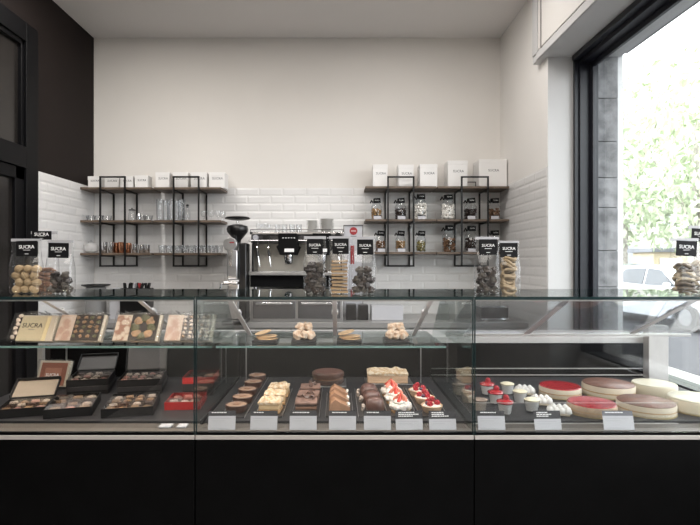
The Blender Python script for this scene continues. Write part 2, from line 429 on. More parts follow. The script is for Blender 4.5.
t = thing('kiosk', 'small cream kiosk with a grey roof across the street', 'kiosk', (16.9, 26.5, GZ))
part('cabin', MB().bb(16.0, 17.8, 25.6, 27.4, GZ, 1.9), mat('kiosk cream', (.7, .6, .42), .7, 0, .1, 2), t)
part('roof', MB().bb(15.8, 18.0, 25.4, 27.6, 1.9, 2.1), mat('kiosk roof', (.25, .26, .28), .6, 0, .1, 2), t)
part('shutter', MB().bb(16.3, 17.4, 25.56, 25.6, .8, 1.6), steel_m, t)
t = thing('railing', 'low grey railing running along the far pavement', 'railing', (14, 27, GZ))
for i in range(12): part('post', MB().bb(9.0+i*.6, 9.06+i*.6, 28, 28.06, GZ, 1.0), frame_m, t)
part('top_rail', MB().bb(9.0, 15.7, 27.99, 28.07, 1.0, 1.08), frame_m, t)

# ================================================================== BACK COUNTER
cw = (3.44)/4
for i in range(4):
    x0 = XL+.02+i*cw
    t = thing('base_cabinet', f'grey base cabinet under the back counter, {ORD[4][i]} of four', 'cabinet', (x0+cw/2, 3.98, 0), group='base cabinets')
    part('carcass', MB().bb(x0+.002, x0+cw-.002, 3.68, YB-.01, .08, .92), mat('cabinet grey', (.28, .275, .275), .4, 0, .04, 8), t)
    part('plinth', MB().bb(x0+.004, x0+cw-.004, 3.74, YB-.02, 0, .08), black_m, t)
    for s in (0, 1):
        a = x0+.004+s*cw/2
        d = part('door', MB().bb(a, a+cw/2-.006, 3.66, 3.68, .09, .915), mat('cabinet front', (.32, .315, .31), .35, 0, .03, 8), t, bev=.002)
        hx = a+(cw/2-.04 if s == 0 else .03)
        part('handle', MB().tube([(hx, 3.66, .72), (hx, 3.635, .72), (hx, 3.635, .86), (hx, 3.66, .86)], .005), steel_m, d)
solo('counter_worktop', MB().bb(XL+.01, XR-.01, 3.65, YB-.01, .922, .962), topb_m, 'long pale worktop of the back counter under the espresso machine', 'worktop', bev=.003)

# ================================================================== WALL SHELVES
Z1, Z2, Z3 = EYE+.600, EYE+.336, EYE+.073   # tops of the boards
FT, FB = EYE+.68, EYE-.032
def wall_shelf(x0, x1, fx0, fx1, label, dzp=0.0):
    t = thing('wall_shelf', label, 'shelf', ((x0+x1)/2, 4.28, EYE), group='wall shelves')
    for z in (Z1, Z2, Z3):
        part('shelf_board', MB().bb(x0, x1, 4.05, 4.288, z-.018+dzp, z+dzp), wood_m, t, bev=.0015)
    r = .0062
    yf, yb = 4.04, 4.282
    m = MB()
    m.bb(fx0-r, fx0+r, yf-r, yf+r, FB, FT); m.bb(fx1-r, fx1+r, yf-r, yf+r, FB, FT)
    m.bb(fx0-r, fx1+r, yf-r, yf+r, FT-r, FT+r); m.bb(fx0-r, fx1+r, yf-r, yf+r, FB-r, FB+r)
    part('front_frame', m, bframe_m, t)
    m = MB()
    for fx in (fx0, fx1): m.bb(fx-r, fx+r, yb-r, yb+r, FB, Z1-.022+dzp)
    m.bb(fx0-r, fx1+r, yb-r, yb+r, FB-r, FB+r)
    part('rear_frame', m, bframe_m, t)
    for z in (Z1-.024, Z2-.024, Z3-.024, FB):
        for fx in (fx0, fx1): part('support_bar', MB().bb(fx-r, fx+r, yf, yb, z-r+dzp*(z > FB), z+r+dzp*(z > FB)), bframe_m, t)
UP = .008
wall_shelf(-2.068, -1.500, -1.902, -1.705, 'leftmost wall shelf, holding small white boxes and metal cups')
wall_shelf(-1.476, -.938, -1.315, -1.115, 'second wall shelf from the left, stocked with clear glassware')
wall_shelf(.22, .790, .400, .605, 'third wall shelf from the left, with sweets jars and three white boxes', UP)
wall_shelf(.797, 1.372, .990, 1.200, 'rightmost wall shelf, in the corner, with two big white boxes', UP)

def gift_box(x0, x1, z, h, d, y, label, grp, txt='SUCRA', hw=None, tcol=None):
    w = x1-x0
    t = thing('gift_box', label, 'box', ((x0+x1)/2, y+d/2, z), group=grp)
    part('box_body', MB().bb(x0, x1, y, y+d, z+.0005, z+h-.012), cardw_m, t, bev=.001)
    part('lid', MB().bb(x0-.0015, x1+.0015, y-.0015, y+d+.0015, z+h-.030, z+h), cardw_m, t, bev=.001)
    lettering(txt, min(.028, w*.22), t, ((x0+x1)/2+.006, y-.0003, z+h*.6), m=ink_m)
g = 'small white gift boxes on the leftmost shelf'
for i, (a, b, h) in enumerate(((88, 100.5, .095), (104.5, 118.5, .095), (120.3, 132.8, .095), (134.8, 147.5, .102))):
    gift_box((a-VX)*4.09/F, (b-VX)*4.09/F, Z1, h, .1, 4.09, f'small white box on top of the leftmost shelf, {ORD[4][i]} of four', g)
g = 'white gift boxes on the second shelf'
for i, (a, b) in enumerate(((155.5, 169.3), (172.8, 188), (190.8, 206.5), (209, 224.6))):
    gift_box((a-VX)*4.09/F, (b-VX)*4.09/F, Z1, .127, .13, 4.09, f'medium white gift box on top of the second shelf, {ORD[4][i]} of four', g)
g = 'white gift boxes on the third shelf'
for i, (a, b, h) in enumerate(((373, 387.5, .182), (398.5, 413.5, .18), (420, 437.2, .184))):
    gift_box((a-VX)*4.09/F, (b-VX)*4.09/F, Z1+UP, h, .13, 4.09, f'tall white gift box on top of the third shelf, {ORD[3][i]} of three', g)
gift_box((448-VX)*4.1/F, (467.5-VX)*4.1/F, Z1+UP, .215, .15, 4.10, 'narrower tall white box on top of the rightmost shelf', 'large white gift boxes')
gift_box((479-VX)*4.1/F, (506.8-VX)*4.1/F, Z1+UP, .226, .17, 4.10, 'widest white box on top of the rightmost shelf, in the corner', 'large white gift boxes')
xh = (472-VX)*4.12/F
solo('paper_clip_stand', MB().tube([(xh-.035, 4.14, Z1+UP), (xh-.035, 4.14, Z1+.055), (xh+.035, 4.14, Z1+.055), (xh+.035, 4.14, Z1+UP)], .004, 6), bframe_m, 'small black wire stand between the two big white boxes', 'stand')

# glassware --------------------------------------------------------
def tumbler_prof(r, h, base=.006, flare=1.1):
    return [(r*.82, 0), (r*.86, .002), (r*flare, h), (r*flare-.0018, h), (r*.82, base), (.001, base)]
def make_tumbler(name, r, h, label, cat, grp, flare=1.08):
    m = MB().lathe(tumbler_prof(r, h, flare=flare), n=20, cap1=True)
    o = mkobj(name, m, ware_m); o['label'] = label; o['category'] = cat; o['group'] = grp
    return o
def row(proto, pts):
    for i, p in enumerate(pts):
        o = proto if i == 0 else proto.copy()
        if i: COL.objects.link(o)
        o.location = p
def X(x, D): return (x-VX)*D/F
pr = make_tumbler('glass_bowl', .034, .045, 'low clear glass bowl on the middle board of the leftmost shelf', 'glass', 'low glasses on the leftmost shelf', 1.2)
row(pr, [(X(a, d), d, Z2+.0005) for a, d in ((84, 4.12), (91, 4.18), (97.5, 4.12), (105.5, 4.13), (110, 4.21), (89.5, 4.11-.005), (145, 4.16), (149, 4.10))][:1] + [(X(a, d), d, Z2+.0005) for a, d in ((91, 4.16), (98.5, 4.13), (107, 4.16), (141.5, 4.17), (148, 4.13))])
pr = make_tumbler('carafe', .030, .17, 'tall straight clear glass on the middle board of the second shelf', 'glass', 'tall glasses on the second shelf', 1.0)
row(pr, [(X(a, d), d, Z2+.0005) for a, d in ((160, 4.1), (166.5, 4.17), (170.5, 4.09), (178, 4.17), (181.5, 4.1))])
t = thing('stoppered_bottle', 'slim clear bottle with a black stopper on the second shelf', 'bottle', (X(187.5, 4.12), 4.12, Z2+.0005), local=True)
part('bottle_body', MB().lathe([(.02, 0), (.022, .004), (.022, .07), (.010, .095), (.009, .118)], n=18, cap1=False), ware_m, t)
part('stopper', MB().lathe([(.008, .108), (.008, .118), (.012, .12), (.012, .130), (.006, .134)], n=14), plast_m, t)
# goblets
def goblet_parts(t, s=1):
    part('bowl', MB().lathe([(.003, .03*s), (.018*s, .036*s), (.027*s, .055*s), (.025*s, .082*s)], n=18, cap0=False, cap1=False), ware_m, t)
    part('foot', MB().lathe([(.022*s, 0), (.022*s, .002), (.004, .005), (.003, .030*s)], n=18), ware_m, t)
t0 = thing('goblet', 'small clear footed glass at the right end of the second shelf', 'glass', (X(204, 4.12), 4.12, Z2+.0005), group='footed glasses on the second shelf', local=True); goblet_parts(t0)
for a in (211, 218, 222.5): dup(t0, (X(a, 4.12+.06*(a > 221)), 4.12+.06*(a > 221), Z2+.0005))
# pitcher and small jug
t = thing('milk_jug', 'small glass jug with a dark lid between the shelf frames on the leftmost shelf', 'jug', (X(132, 4.13), 4.13, Z2+.0005), local=True)
part('jug_body', MB().lathe([(.026, 0), (.03, .005), (.028, .05), (.022, .07), (.026, .085)], n=18, cap1=False), ware_m, t)
part('lid', MB().lathe([(.027, .085), (.024, .092), (.005, .096), (.006, .104), (.002, .107)], n=16), plast_m, t)
part('handle', MB().tube([(.027, 0, .07), (.046, 0, .065), (.048, 0, .035), (.029, 0, .02)], .003, 6), ware_m, t)
t = thing('metal_jug', 'small shiny jug with a bent spout beside the glass jug', 'jug', (X(139, 4.16), 4.16, Z2+.0005), local=True)
part('jug_body', MB().lathe([(.019, 0), (.021, .004), (.017, .045), (.015, .06)], n=18, cap1=False), chrome_m, t)
part('spout', MB().tube([(.017, 0, .02), (.03, 0, .045), (.036, 0, .075)], [.006, .004, .003], 8), chrome_m, t)
# bottom board: teapot, metal cups, glasses
t = thing('glass_teapot', 'round clear glass teapot at the left end of the bottom board', 'teapot', (X(91, 4.14), 4.14, Z3+.0005), local=True)
part('pot', MB().lathe([(.028, 0), (.05, .014), (.058, .04), (.05, .068), (.025, .085)], n=24, cap1=False), glass('milky teapot glass', (.9, .9, .9), (.6, .6, .6), haze=.35), t)
part('lid', MB().lathe([(.027, .085), (.02, .092), (.006, .095), (.007, .103), (.002, .106)], n=18), ware_m, t)
part('handle', MB().tube([(-.045, 0, .07), (-.07, 0, .065), (-.072, 0, .03), (-.053, 0, .02)], .004, 8), ware_m, t)
part('spout', MB().tube([(.05, 0, .03), (.066, 0, .05), (.072, 0, .075)], [.009, .006, .005], 8), ware_m, t)
cupd = [(104.2, 4.11, .088, 's'), (111, 4.11, .088, 's'), (116.5, 4.15, .085, 'c'), (121.3, 4.11, .088, 'c'), (128.2, 4.13, .082, 'c'), (134.6, 4.11, .072, 's'), (141.6, 4.11, .066, 's'), (147, 4.12, .066, 's')]
for i, (a, d, h, k) in enumerate(cupd):
    m = MB().lathe([(.019, 0), (.021, .003), (.025, h), (.0235, h), (.019, .004), (.001, .004)], c=(X(a, d), d, Z3+.0005), n=20)
    q = sum(1 for c in cupd[:i] if c[3] == k)
    lab = (f'copper cup among the metal cups, {ORD[3][q]} of the three copper ones' if k == 'c' else f'polished steel cup on the bottom board, {ORD[5][q]} of five steel ones')
    solo('metal_cup', m, copper_m if k == 'c' else chrome_m, lab, 'cup', 'metal cups on the leftmost shelf', org=(X(a, d), d, Z3+.0005))
pr = make_tumbler('tumbler', .026, .062, 'clear tumbler on the bottom board of the second shelf', 'glass', 'tumblers on the second shelf')
row(pr, [(X(162+i*7.2, 4.10), 4.10, Z3+.0005) for i in range(9)]+[(X(164+i*7.3, 4.19), 4.19, Z3+.0005) for i in range(8)])

# jars with hanging labels ------------------------------------------
nut_ms = {'white': mat('white sugared sweets', (.88, .85, .80), .5, 0, .1, 60, .3), 'brown': mat('brown nuts', (.22, .11, .05), .5, 0, .5, 60, .3),
          'tan': mat('golden brittle', (.45, .27, .11), .4, 0, .5, 50, .3), 'dark': mat('dark chocolate pieces', (.035, .02, .015), .35, 0, .3, 60, .3),
          'green': mat('pistachio brittle', (.28, .24, .09), .5, 0, .5, 60, .3)}
jars = [  # x px, top of label y px, w px, board, kind, card?, wh
    (376.5, 197.5, 12, 2, 'tan', 1), (400.5, 197.5, 12.5, 2, 'dark', 1), (420.7, 193, 14.5, 2, 'white', 1),
    (448, 193.5, 15, 2, 'white', 0), (470.5, 197.5, 13.5, 2, 'dark', 1), (494, 197.5, 13.5, 2, 'brown', 1),
    (380.5, 230, 11.5, 3, 'brown', 1), (400.5, 230, 11, 3, 'tan', 1), (421, 230, 10.5, 3, 'green', 0),
    (449, 224, 14.5, 3, 'brown', 0), (471, 224.5, 14, 3, 'dark', 1), (494, 229.5, 13, 3, 'dark', 0)]
kname = {'white': 'white sugared sweets', 'brown': 'brown nuts', 'tan': 'golden brittle', 'dark': 'dark chocolate pieces', 'green': 'greenish brittle'}
names = ['first from left in the upper jar row', 'second from left in the upper jar row', 'third from left in the upper jar row', 'fourth from left in the upper jar row', 'fifth from left in the upper jar row', 'rightmost in the upper jar row',
         'first from left in the lower jar row', 'second from left in the lower jar row', 'third from left in the lower jar row', 'fourth from left in the lower jar row', 'fifth from left in the lower jar row', 'rightmost in the lower jar row']
for i, (px, ty, w, bd, kd, cd) in enumerate(jars):
    D = 4.15; zb = (Z2 if bd == 2 else Z3)+UP+.0005; x = X(px, D); r = w*D/F/2*.92
    ztop = EYE+(VY-ty)*D/F; h = ztop-zb
    t = thing('sweets_jar', f'clear jar of {kname[kd]}, {names[i]}', 'jar', (x, D, zb), group='sweets jars on the wall shelves', local=True)
    part('jar_body', MB().lathe([(r*.95, 0), (r, .006), (r, h*.58), (r*.62, h*.72), (r*.55, h*.8)], n=20, cap1=False), ware_m, t)
    part('lid', MB().lathe([(r*.58, h*.78), (r*.6, h*.79), (r*.6, h*.93), (r*.55, h*.95)], n=18), plast_m, t)
    lb = part('neck_label', MB().box((.003, -r*.72, h*.84), (.055, .002, .042), rotm(0, R(rnd.uniform(-8, 8)), 0)), blab_m, t)
    lettering('SUCRA', .012, lb, (.003, -r*.72-.0015, h*.85), m=txt_m)
    part('ribbon', MB().tube([(-r*.62, 0, h*.76), (-r*.9, -.01, h*.86), (-r*1.15, -.012, h*.74)], .006, 6), blab_m, t)
    m = MB(); rg = random.Random(i+50)
    fill = h*(.5 if kd != 'white' else .6)
    s0 = .0095 if kd != 'white' else .0100
    for k in range(90 if kd != 'white' else 170):
        rr = (r-.013)*math.sqrt(rg.random()); a = rg.uniform(0, 6.28); zz = .010+rg.random()*(fill-.014)
        if k > 40: rr = r-.012; 
        m.lump((rr*math.cos(a), rr*math.sin(a), zz), (s0*rg.uniform(.7, 1.3), s0*rg.uniform(.7, 1.2), s0), k, .3, 1.2, 7, 5)
    o = mkobj('sweets', m, nut_ms[kd]); o.location = (x, D, zb); o['kind'] = 'stuff'; o['category'] = 'sweets'; o['group'] = 'sweets in the shelf jars'
    o['label'] = f'{kname[kd]} in the jar {names[i]}'
    if cd:
        yc = 4.072
        tc = thing('jar_card', f'small white card before the jar {names[i]}', 'card', (X(px+1, yc), yc, zb), group='white cards on the jar shelves', local=True)
        part('card', MB().box((0, 0, .016), (.062, .0015, .031), rotm(R(-12), 0, 0)), card_m, tc)
        part('header', MB().box((0, -.0015+.0035, .0305), (.062, .0016, .006), rotm(R(-12), 0, 0)), blab_m, tc)

# framed notice behind the bags, standing on the counter
t = thing('framed_notice', 'white notice with a round red emblem in a thin black frame behind the bags', 'sign', (X(353, 4.0), 4.0, .963))
zt = EYE+(VY-225.5)*4.0/F
part('board', MB().bb(X(344.6, 4.0), X(362, 4.0), 4.0, 4.01, .963, zt), card_m, t)
m = MB(); a, b = X(344, 4.0), X(362.6, 4.0)
m.bb(a-.004, a+.001, 3.992, 4.012, .963, zt); m.bb(b-.001, b+.003, 3.992, 4.012, .963, zt); m.bb(a-.004, b+.003, 3.992, 4.012, zt-.002, zt+.003)
part('frame', m, bframe_m, t)
redm = mat('red print', (.30, .02, .025), .5, 0, .1, 10)
e = part('emblem', MB().cyl((X(353.5, 4), 3.9985, EYE+(VY-231)*4/F), (X(353.5, 4), 3.996, EYE+(VY-231)*4/F), .031, n=32), redm, t)
lettering('illy', .022, e, (X(353.5, 4), 3.9955, EYE+(VY-231)*4/F), m=txt_m) if False else part('emblem_band', MB().bb(X(351, 4), X(356, 4), 3.9945, 3.996, EYE+(VY-231.25)*4/F, EYE+(VY-230.75)*4/F), txt_m, e)
part('caption', MB().bb(X(350.5, 4), X(356.5, 4), 3.997, 4.0, EYE+(VY-236.6)*4/F, EYE+(VY-236.0)*4/F), ink_m, t)
part('red_stripe', MB().bb(X(350.6, 4), X(354.2, 4), 3.996, 4.0, EYE+(VY-264)*4/F, EYE+(VY-245.5)*4/F), redm, t)

# counter objects at the left
c = W(96, 286, 3.95)
t = thing('round_tray_stack', 'dark round tray lying on a pale canister on the back counter', 'tray', (c.x, 3.95, .963), local=True)
part('tray', MB().lathe([(.085, .245), (.105, .255), (.105, .262), (.082, .254), (.001, .252)], n=32), plast_m, t)
part('canister', MB().lathe([(.07, 0), (.075, .01), (.075, .235), (.06, .246)], n=28), mat('grey tin', (.25, .25, .25), .4), t)
t = thing('cutlery_basket', 'black basket full of small packets beside the round tray', 'basket', (X(137, 3.9), 3.9, .963), local=True)
part('basket', MB().bb(-.105, .105, -.07, .07, 0, .235), plast_m, t, bev=.006)
for k in range(9):
    part('packet', MB().box((-.085+k*.021, rnd.uniform(-.03, .03), .25), (.013, .03, .05), rotm(R(rnd.uniform(-15, 15)), R(rnd.uniform(-18, 18)), 0)), [card_m, plast_m, redm][k % 3 if k % 2 else 1], t)
solo('napkin_pile', MB().bb(X(112, 3.9), X(122, 3.9), 3.86, 3.96, .963, 1.20), card_m, 'tall pile of white napkins between the round tray and the black basket', 'napkins')
# dishes right of the machine
for i, (a, b, y0) in enumerate(((346, 356, 304), (358, 368, 304.5))):
    solo('storage_tin', MB().bb(X(a, 3.85), X(b, 3.85), 3.8, 3.93, .963, EYE-(y0-VY)*3.85/F), plast_m, f'dark tin on the back counter behind the mid bags, {ORD[2][i]} of the pair', 'tin', bev=.004)
solo('paper_stack', MB().bb(X(371, 3.85), X(402, 3.85), 3.78, 3.95, .963, EYE-(305-VY)*3.85/F), card_m, 'white stack of paper beside the dark tins on the back counter', 'paper', bev=.002)
t = thing('serving_tray', 'dark oven tray with a steel rim on the right of the back counter', 'tray', (X(491, 3.85), 3.85, .963), local=True)
part('tray_body', MB().bb(-.10, .10, -.1, .1, .02, .10), plast_m, t, bev=.005)
part('rim', MB().bb(-.104, .104, -.104, .104, .008, .02), chrome_m, t)
part('rim', MB().bb(-.104, .104, -.104, .104, .10, .112), chrome_m, t)
for sx in (-1, 1):
    for sy in (-1, 1): part('foot', MB().cyl((sx*.08, sy*.08, 0), (sx*.08, sy*.08, .02), .008, n=10), plast_m, t)

# ================================================================== GRINDER
D = 3.62
gx = X(238, D)
def zy(y, D): return EYE-(y-VY)*D/F
t = thing('coffee_grinder', 'tall coffee grinder with a black funnel hopper left of the espresso machine', 'coffee grinder', (gx, D, .963))
part('hopper_lid', MB().lathe([(.05, zy(220.2, D)), (.087, zy(219, D)), (.09, zy(218, D)), (.08, zy(217, D)), (.02, zy(216.3, D))], (X(237.5, D), D, 0), 32), plast_m, t)
part('hopper', MB().lathe([(.022, zy(243, D)), (.026, zy(240, D)), (.073, zy(232, D)), (.077, zy(229, D)), (.070, zy(226, D)), (.035, zy(224.5, D))], (X(237.5, D), D, 0), 32), plast_m, t)
part('hopper_neck', MB().lathe([(.010, zy(226, D)), (.010, zy(219.5, D))], (X(237.5, D), D, 0), 12), ware_m, t)
part('motor_column', MB().bb(X(239.5, D), X(247.0, D), D-.03, D+.12, .99, zy(243, D)), plast_m, t, bev=.008)
part('grinding_head', MB().cyl((X(232, D), D-.07, zy(244.5, D)), (X(232, D), D+.06, zy(244.5, D)), .048, n=32), steel_m, t, bev=.004)
part('emblem', MB().bb(X(229.5, D-.072), X(234, D-.072), D-.0725, D-.07, zy(243.5, D), zy(242.3, D)), redm, t)
part('doser', MB().bb(X(228.5, D), X(239, D), D-.06, D+.05, zy(279, D), zy(250, D)), steel_m, t, bev=.008)
part('spout', MB().prism([(X(231, D), zy(250, D)), (X(236, D), zy(250, D)), (X(234.5, D), zy(266, D)), (X(232.5, D), zy(266, D))], 'y', D-.1, D-.06), chrome_m, t)
part('portafilter_fork', MB().bb(X(224, D), X(241, D), D-.14, D+.02, zy(284, D), zy(281, D)), chrome_m, t, bev=.004)
part('fork_arm', MB().tube([(X(226, D), D-.14, zy(283, D)), (X(225, D), D-.15, zy(288, D))], .006, 8), chrome_m, t)
part('base', MB().bb(X(226, D), X(247, D), D-.14, D+.14, .963, .995), plast_m, t, bev=.008)
part('base_column', MB().bb(X(229, D), X(240, D), D-.05, D+.1, .995, zy(279.5, D)), steel_m, t, bev=.006)

# ================================================================== ESPRESSO MACHINE on its drawer base
D = 3.72
MX0, MX1 = X(250.5, D), X(343, D)
t = thing('knock_box_drawer', 'steel drawer base underneath the espresso machine', 'drawer unit', ((MX0+MX1)/2, D+.1, .963))
part('housing', MB().bb(MX0, MX1, D, D+.42, .963, zy(289.5, D)), steel_m, t, bev=.004)
for i in range(2):
    a = MX0+.02+i*(MX1-MX0-.02)/2; b = a+(MX1-MX0-.06)/2
    d = part('drawer', MB().bb(a, b, D-.015, D, .985, 1.165), mat('dark steel', (.16, .16, .17), .3, .8, .1, 20), t, bev=.004)
    part('handle', MB().bb(a+.02, b-.02, D-.04, D-.015, 1.085, 1.105), chrome_m, d, bev=.004)
t = thing('espresso_machine', 'two group espresso machine in steel and black with cups on top', 'coffee machine', ((MX0+MX1)/2, D+.15, zy(289, D)))
part('base', MB().bb(MX0-.004, MX1, D, D+.42, zy(287, D), zy(275.3, D)), rub_m, t, bev=.006)
for a in (MX0+.03, MX1-.05):
    for b in (D+.04, D+.38): part('foot', MB().cyl((a, b, zy(289.4, D)), (a, b, zy(286.8, D)), .018, n=16), chrome_m, t)
part('drip_tray', MB().bb(MX0-.005, MX1, D-.06, D+.3, zy(275.2, D), zy(271.5, D)), steel_m, t, bev=.004)
part('rear_body', MB().bb(MX0+.015, MX1-.015, D+.22, D+.42, zy(275, D), zy(236, D)), mat('warm steel panel', (.62, .585, .52), .4, .25, .06, 10), t, bev=.004)
part('top_body', MB().bb(MX0, MX1, D+.02, D+.42, zy(243, D), zy(234.5, D)), mat('dark machine top', (.10, .10, .105), .3, .6, .1, 10), t, bev=.006)
part('cup_tray', MB().bb(MX0-.005, MX1+.005, D, D+.42, zy(234.3, D), zy(232, D)), chrome_m, t, bev=.002)
m = MB()
for yy in (D+.01, D+.41): m.tube([(MX0, yy, zy(229.5, D)), (MX1, yy, zy(229.5, D))], .0035, 6)
for xx in (MX0, MX1): m.tube([(xx, D+.01, zy(229.5, D)), (xx, D+.41, zy(229.5, D))], .0035, 6)
for xx in (MX0, (MX0+MX1)/2, MX1):
    for yy in (D+.01, D+.41): m.tube([(xx, yy, zy(232.5, D)), (xx, yy, zy(229.3, D))], .003, 6)
part('cup_rail', m, chrome_m, t)
for xx in (MX0+.004, MX1-.018): part('side_panel', MB().bb(xx, xx+.014, D+.03, D+.42, zy(275, D), zy(243, D)), plast_m, t, bev=.003)
for i, (a, b) in enumerate(((278.5, 299), (312, 332))):
    g = part('group_head', MB().prism([(X(a+1, D), zy(234, D)), (X(b-1, D), zy(234, D)), (X(b-1, D), zy(245, D)), (X(b+.8, D), zy(247, D)), (X(b-2.5, D), zy(255, D)), (X(a+2.5, D), zy(255, D)), (X(a-1, D), zy(247, D)), (X(a+1, D), zy(245, D))], 'y', D-.08, D+.12), rub_m, t, bev=.003)
    part('badge', MB().bb(X(a+6, D-.08), X(b-5, D-.08), D-.083, D-.08, zy(252, D-.08), zy(248.6, D-.08)), txt_m, g)
    m = MB()
    for k in range(5): m.bb(X(a+4+k*2.8, D-.08), X(a+5.2+k*2.8, D-.08), D-.082, D-.08, zy(238.3, D-.08), zy(237.5, D-.08))
    part('keypad', m, txt_m, g)
    part('brew_collar', MB().lathe([(.030, zy(262, D)), (.034, zy(259, D)), (.034, zy(254.8, D))], ((X((a+b)/2, D)), D+.0, 0), 24), chrome_m, t)
    pf = part('portafilter', MB().lathe([(.012, zy(264.5, D)), (.030, zy(262.5, D)), (.032, zy(259, D))], (X((a+b)/2, D), D, 0), 24), chrome_m, t)
    part('portafilter_handle', MB().tube([(X((a+b)/2, D), D-.03, zy(260.5, D)), (X((a+b)/2+1, D), D-.08, zy(261, D)), (X((a+b)/2+2, D), D-.17, zy(262.5, D))], [.007, .010, .012], 10), plast_m, pf)
part('gauge', MB().cyl((X(256, D), D-.03, zy(237.5, D)), (X(256, D), D+.03, zy(237.5, D)), .019, n=24), card_m, t)
part('control_box', MB().bb(X(263, D), X(269.3, D), D-.02, D+.03, zy(241, D), zy(234.6, D)), plast_m, t, bev=.003)
part('front_rail', MB().tube([(MX0-.01, D-.02, zy(240.6, D)), (MX1+.01, D-.02, zy(240.6, D))], .006, 10), chrome_m, t)
for a in (258, 269, 337):
    w = part('steam_wand', MB().tube([(X(a, D), D-.0, zy(241.5, D)), (X(a, D), D-.05, zy(247, D)), (X(a+1.5, D), D-.07, zy(256, D)), (X(a+3, D), D-.06, zy(267, D))], .0045, 8), chrome_m, t)
    part('wand_grip', MB().tube([(X(a+.8, D), D-.062, zy(251.5, D)), (X(a+1.6, D), D-.07, zy(256.5, D))], .009, 10), plast_m, w)
part('steam_knob', MB().cyl((X(338, D), D-.03, zy(235.5, D)), (X(338, D), D+.03, zy(235.5, D)), .022, n=20), plast_m, t, bev=.004)
# cups on the machine
zt = zy(231.9, D)
pr = make_tumbler('espresso_glass', .021, .062, 'small clear espresso glass standing in the line on the coffee machine', 'glass', 'espresso glasses on the machine')
row(pr, [(X(a, D+.1), D+.1, zt) for a in (277.5, 284.5, 292, 299)])
t0 = thing('goblet', 'small footed glass in the cluster at the left on the coffee machine', 'glass', (X(259, D+.1), D+.1, zt), group='footed glasses on the machine', local=True); goblet_parts(t0, .85)
for a, b in ((265, .08), (270.5, .13), (262, .2), (268, .22)): dup(t0, (X(a, D+b), D+b, zt))
cer_m = mat('white glazed ceramic', (.66, .65, .63), .2, 0, .03, 10, coat=.3)
for i, (a, r, n, top) in enumerate(((312.3, .044, 9, 220.5), (327, .056, 10, 219))):
    zz = zt; h = (zy(top, D+.1)-zt)/n
    for k in range(n):
        o = solo('saucer', MB().lathe([(r*.6, 0), (r*.62, .001), (r, h*.86), (r-.002, h*.9), (r*.55, .004), (.001, .004)], (X(a, D+.1), D+.1, zz+k*h), 28), cer_m,
             'white saucer in the %s stack of saucers on the coffee machine' % ('smaller left' if i == 0 else 'wider right'), 'saucer', ['smaller saucer stack', 'wider saucer stack'][i], org=(X(a, D+.1), D+.1, zz+k*h))
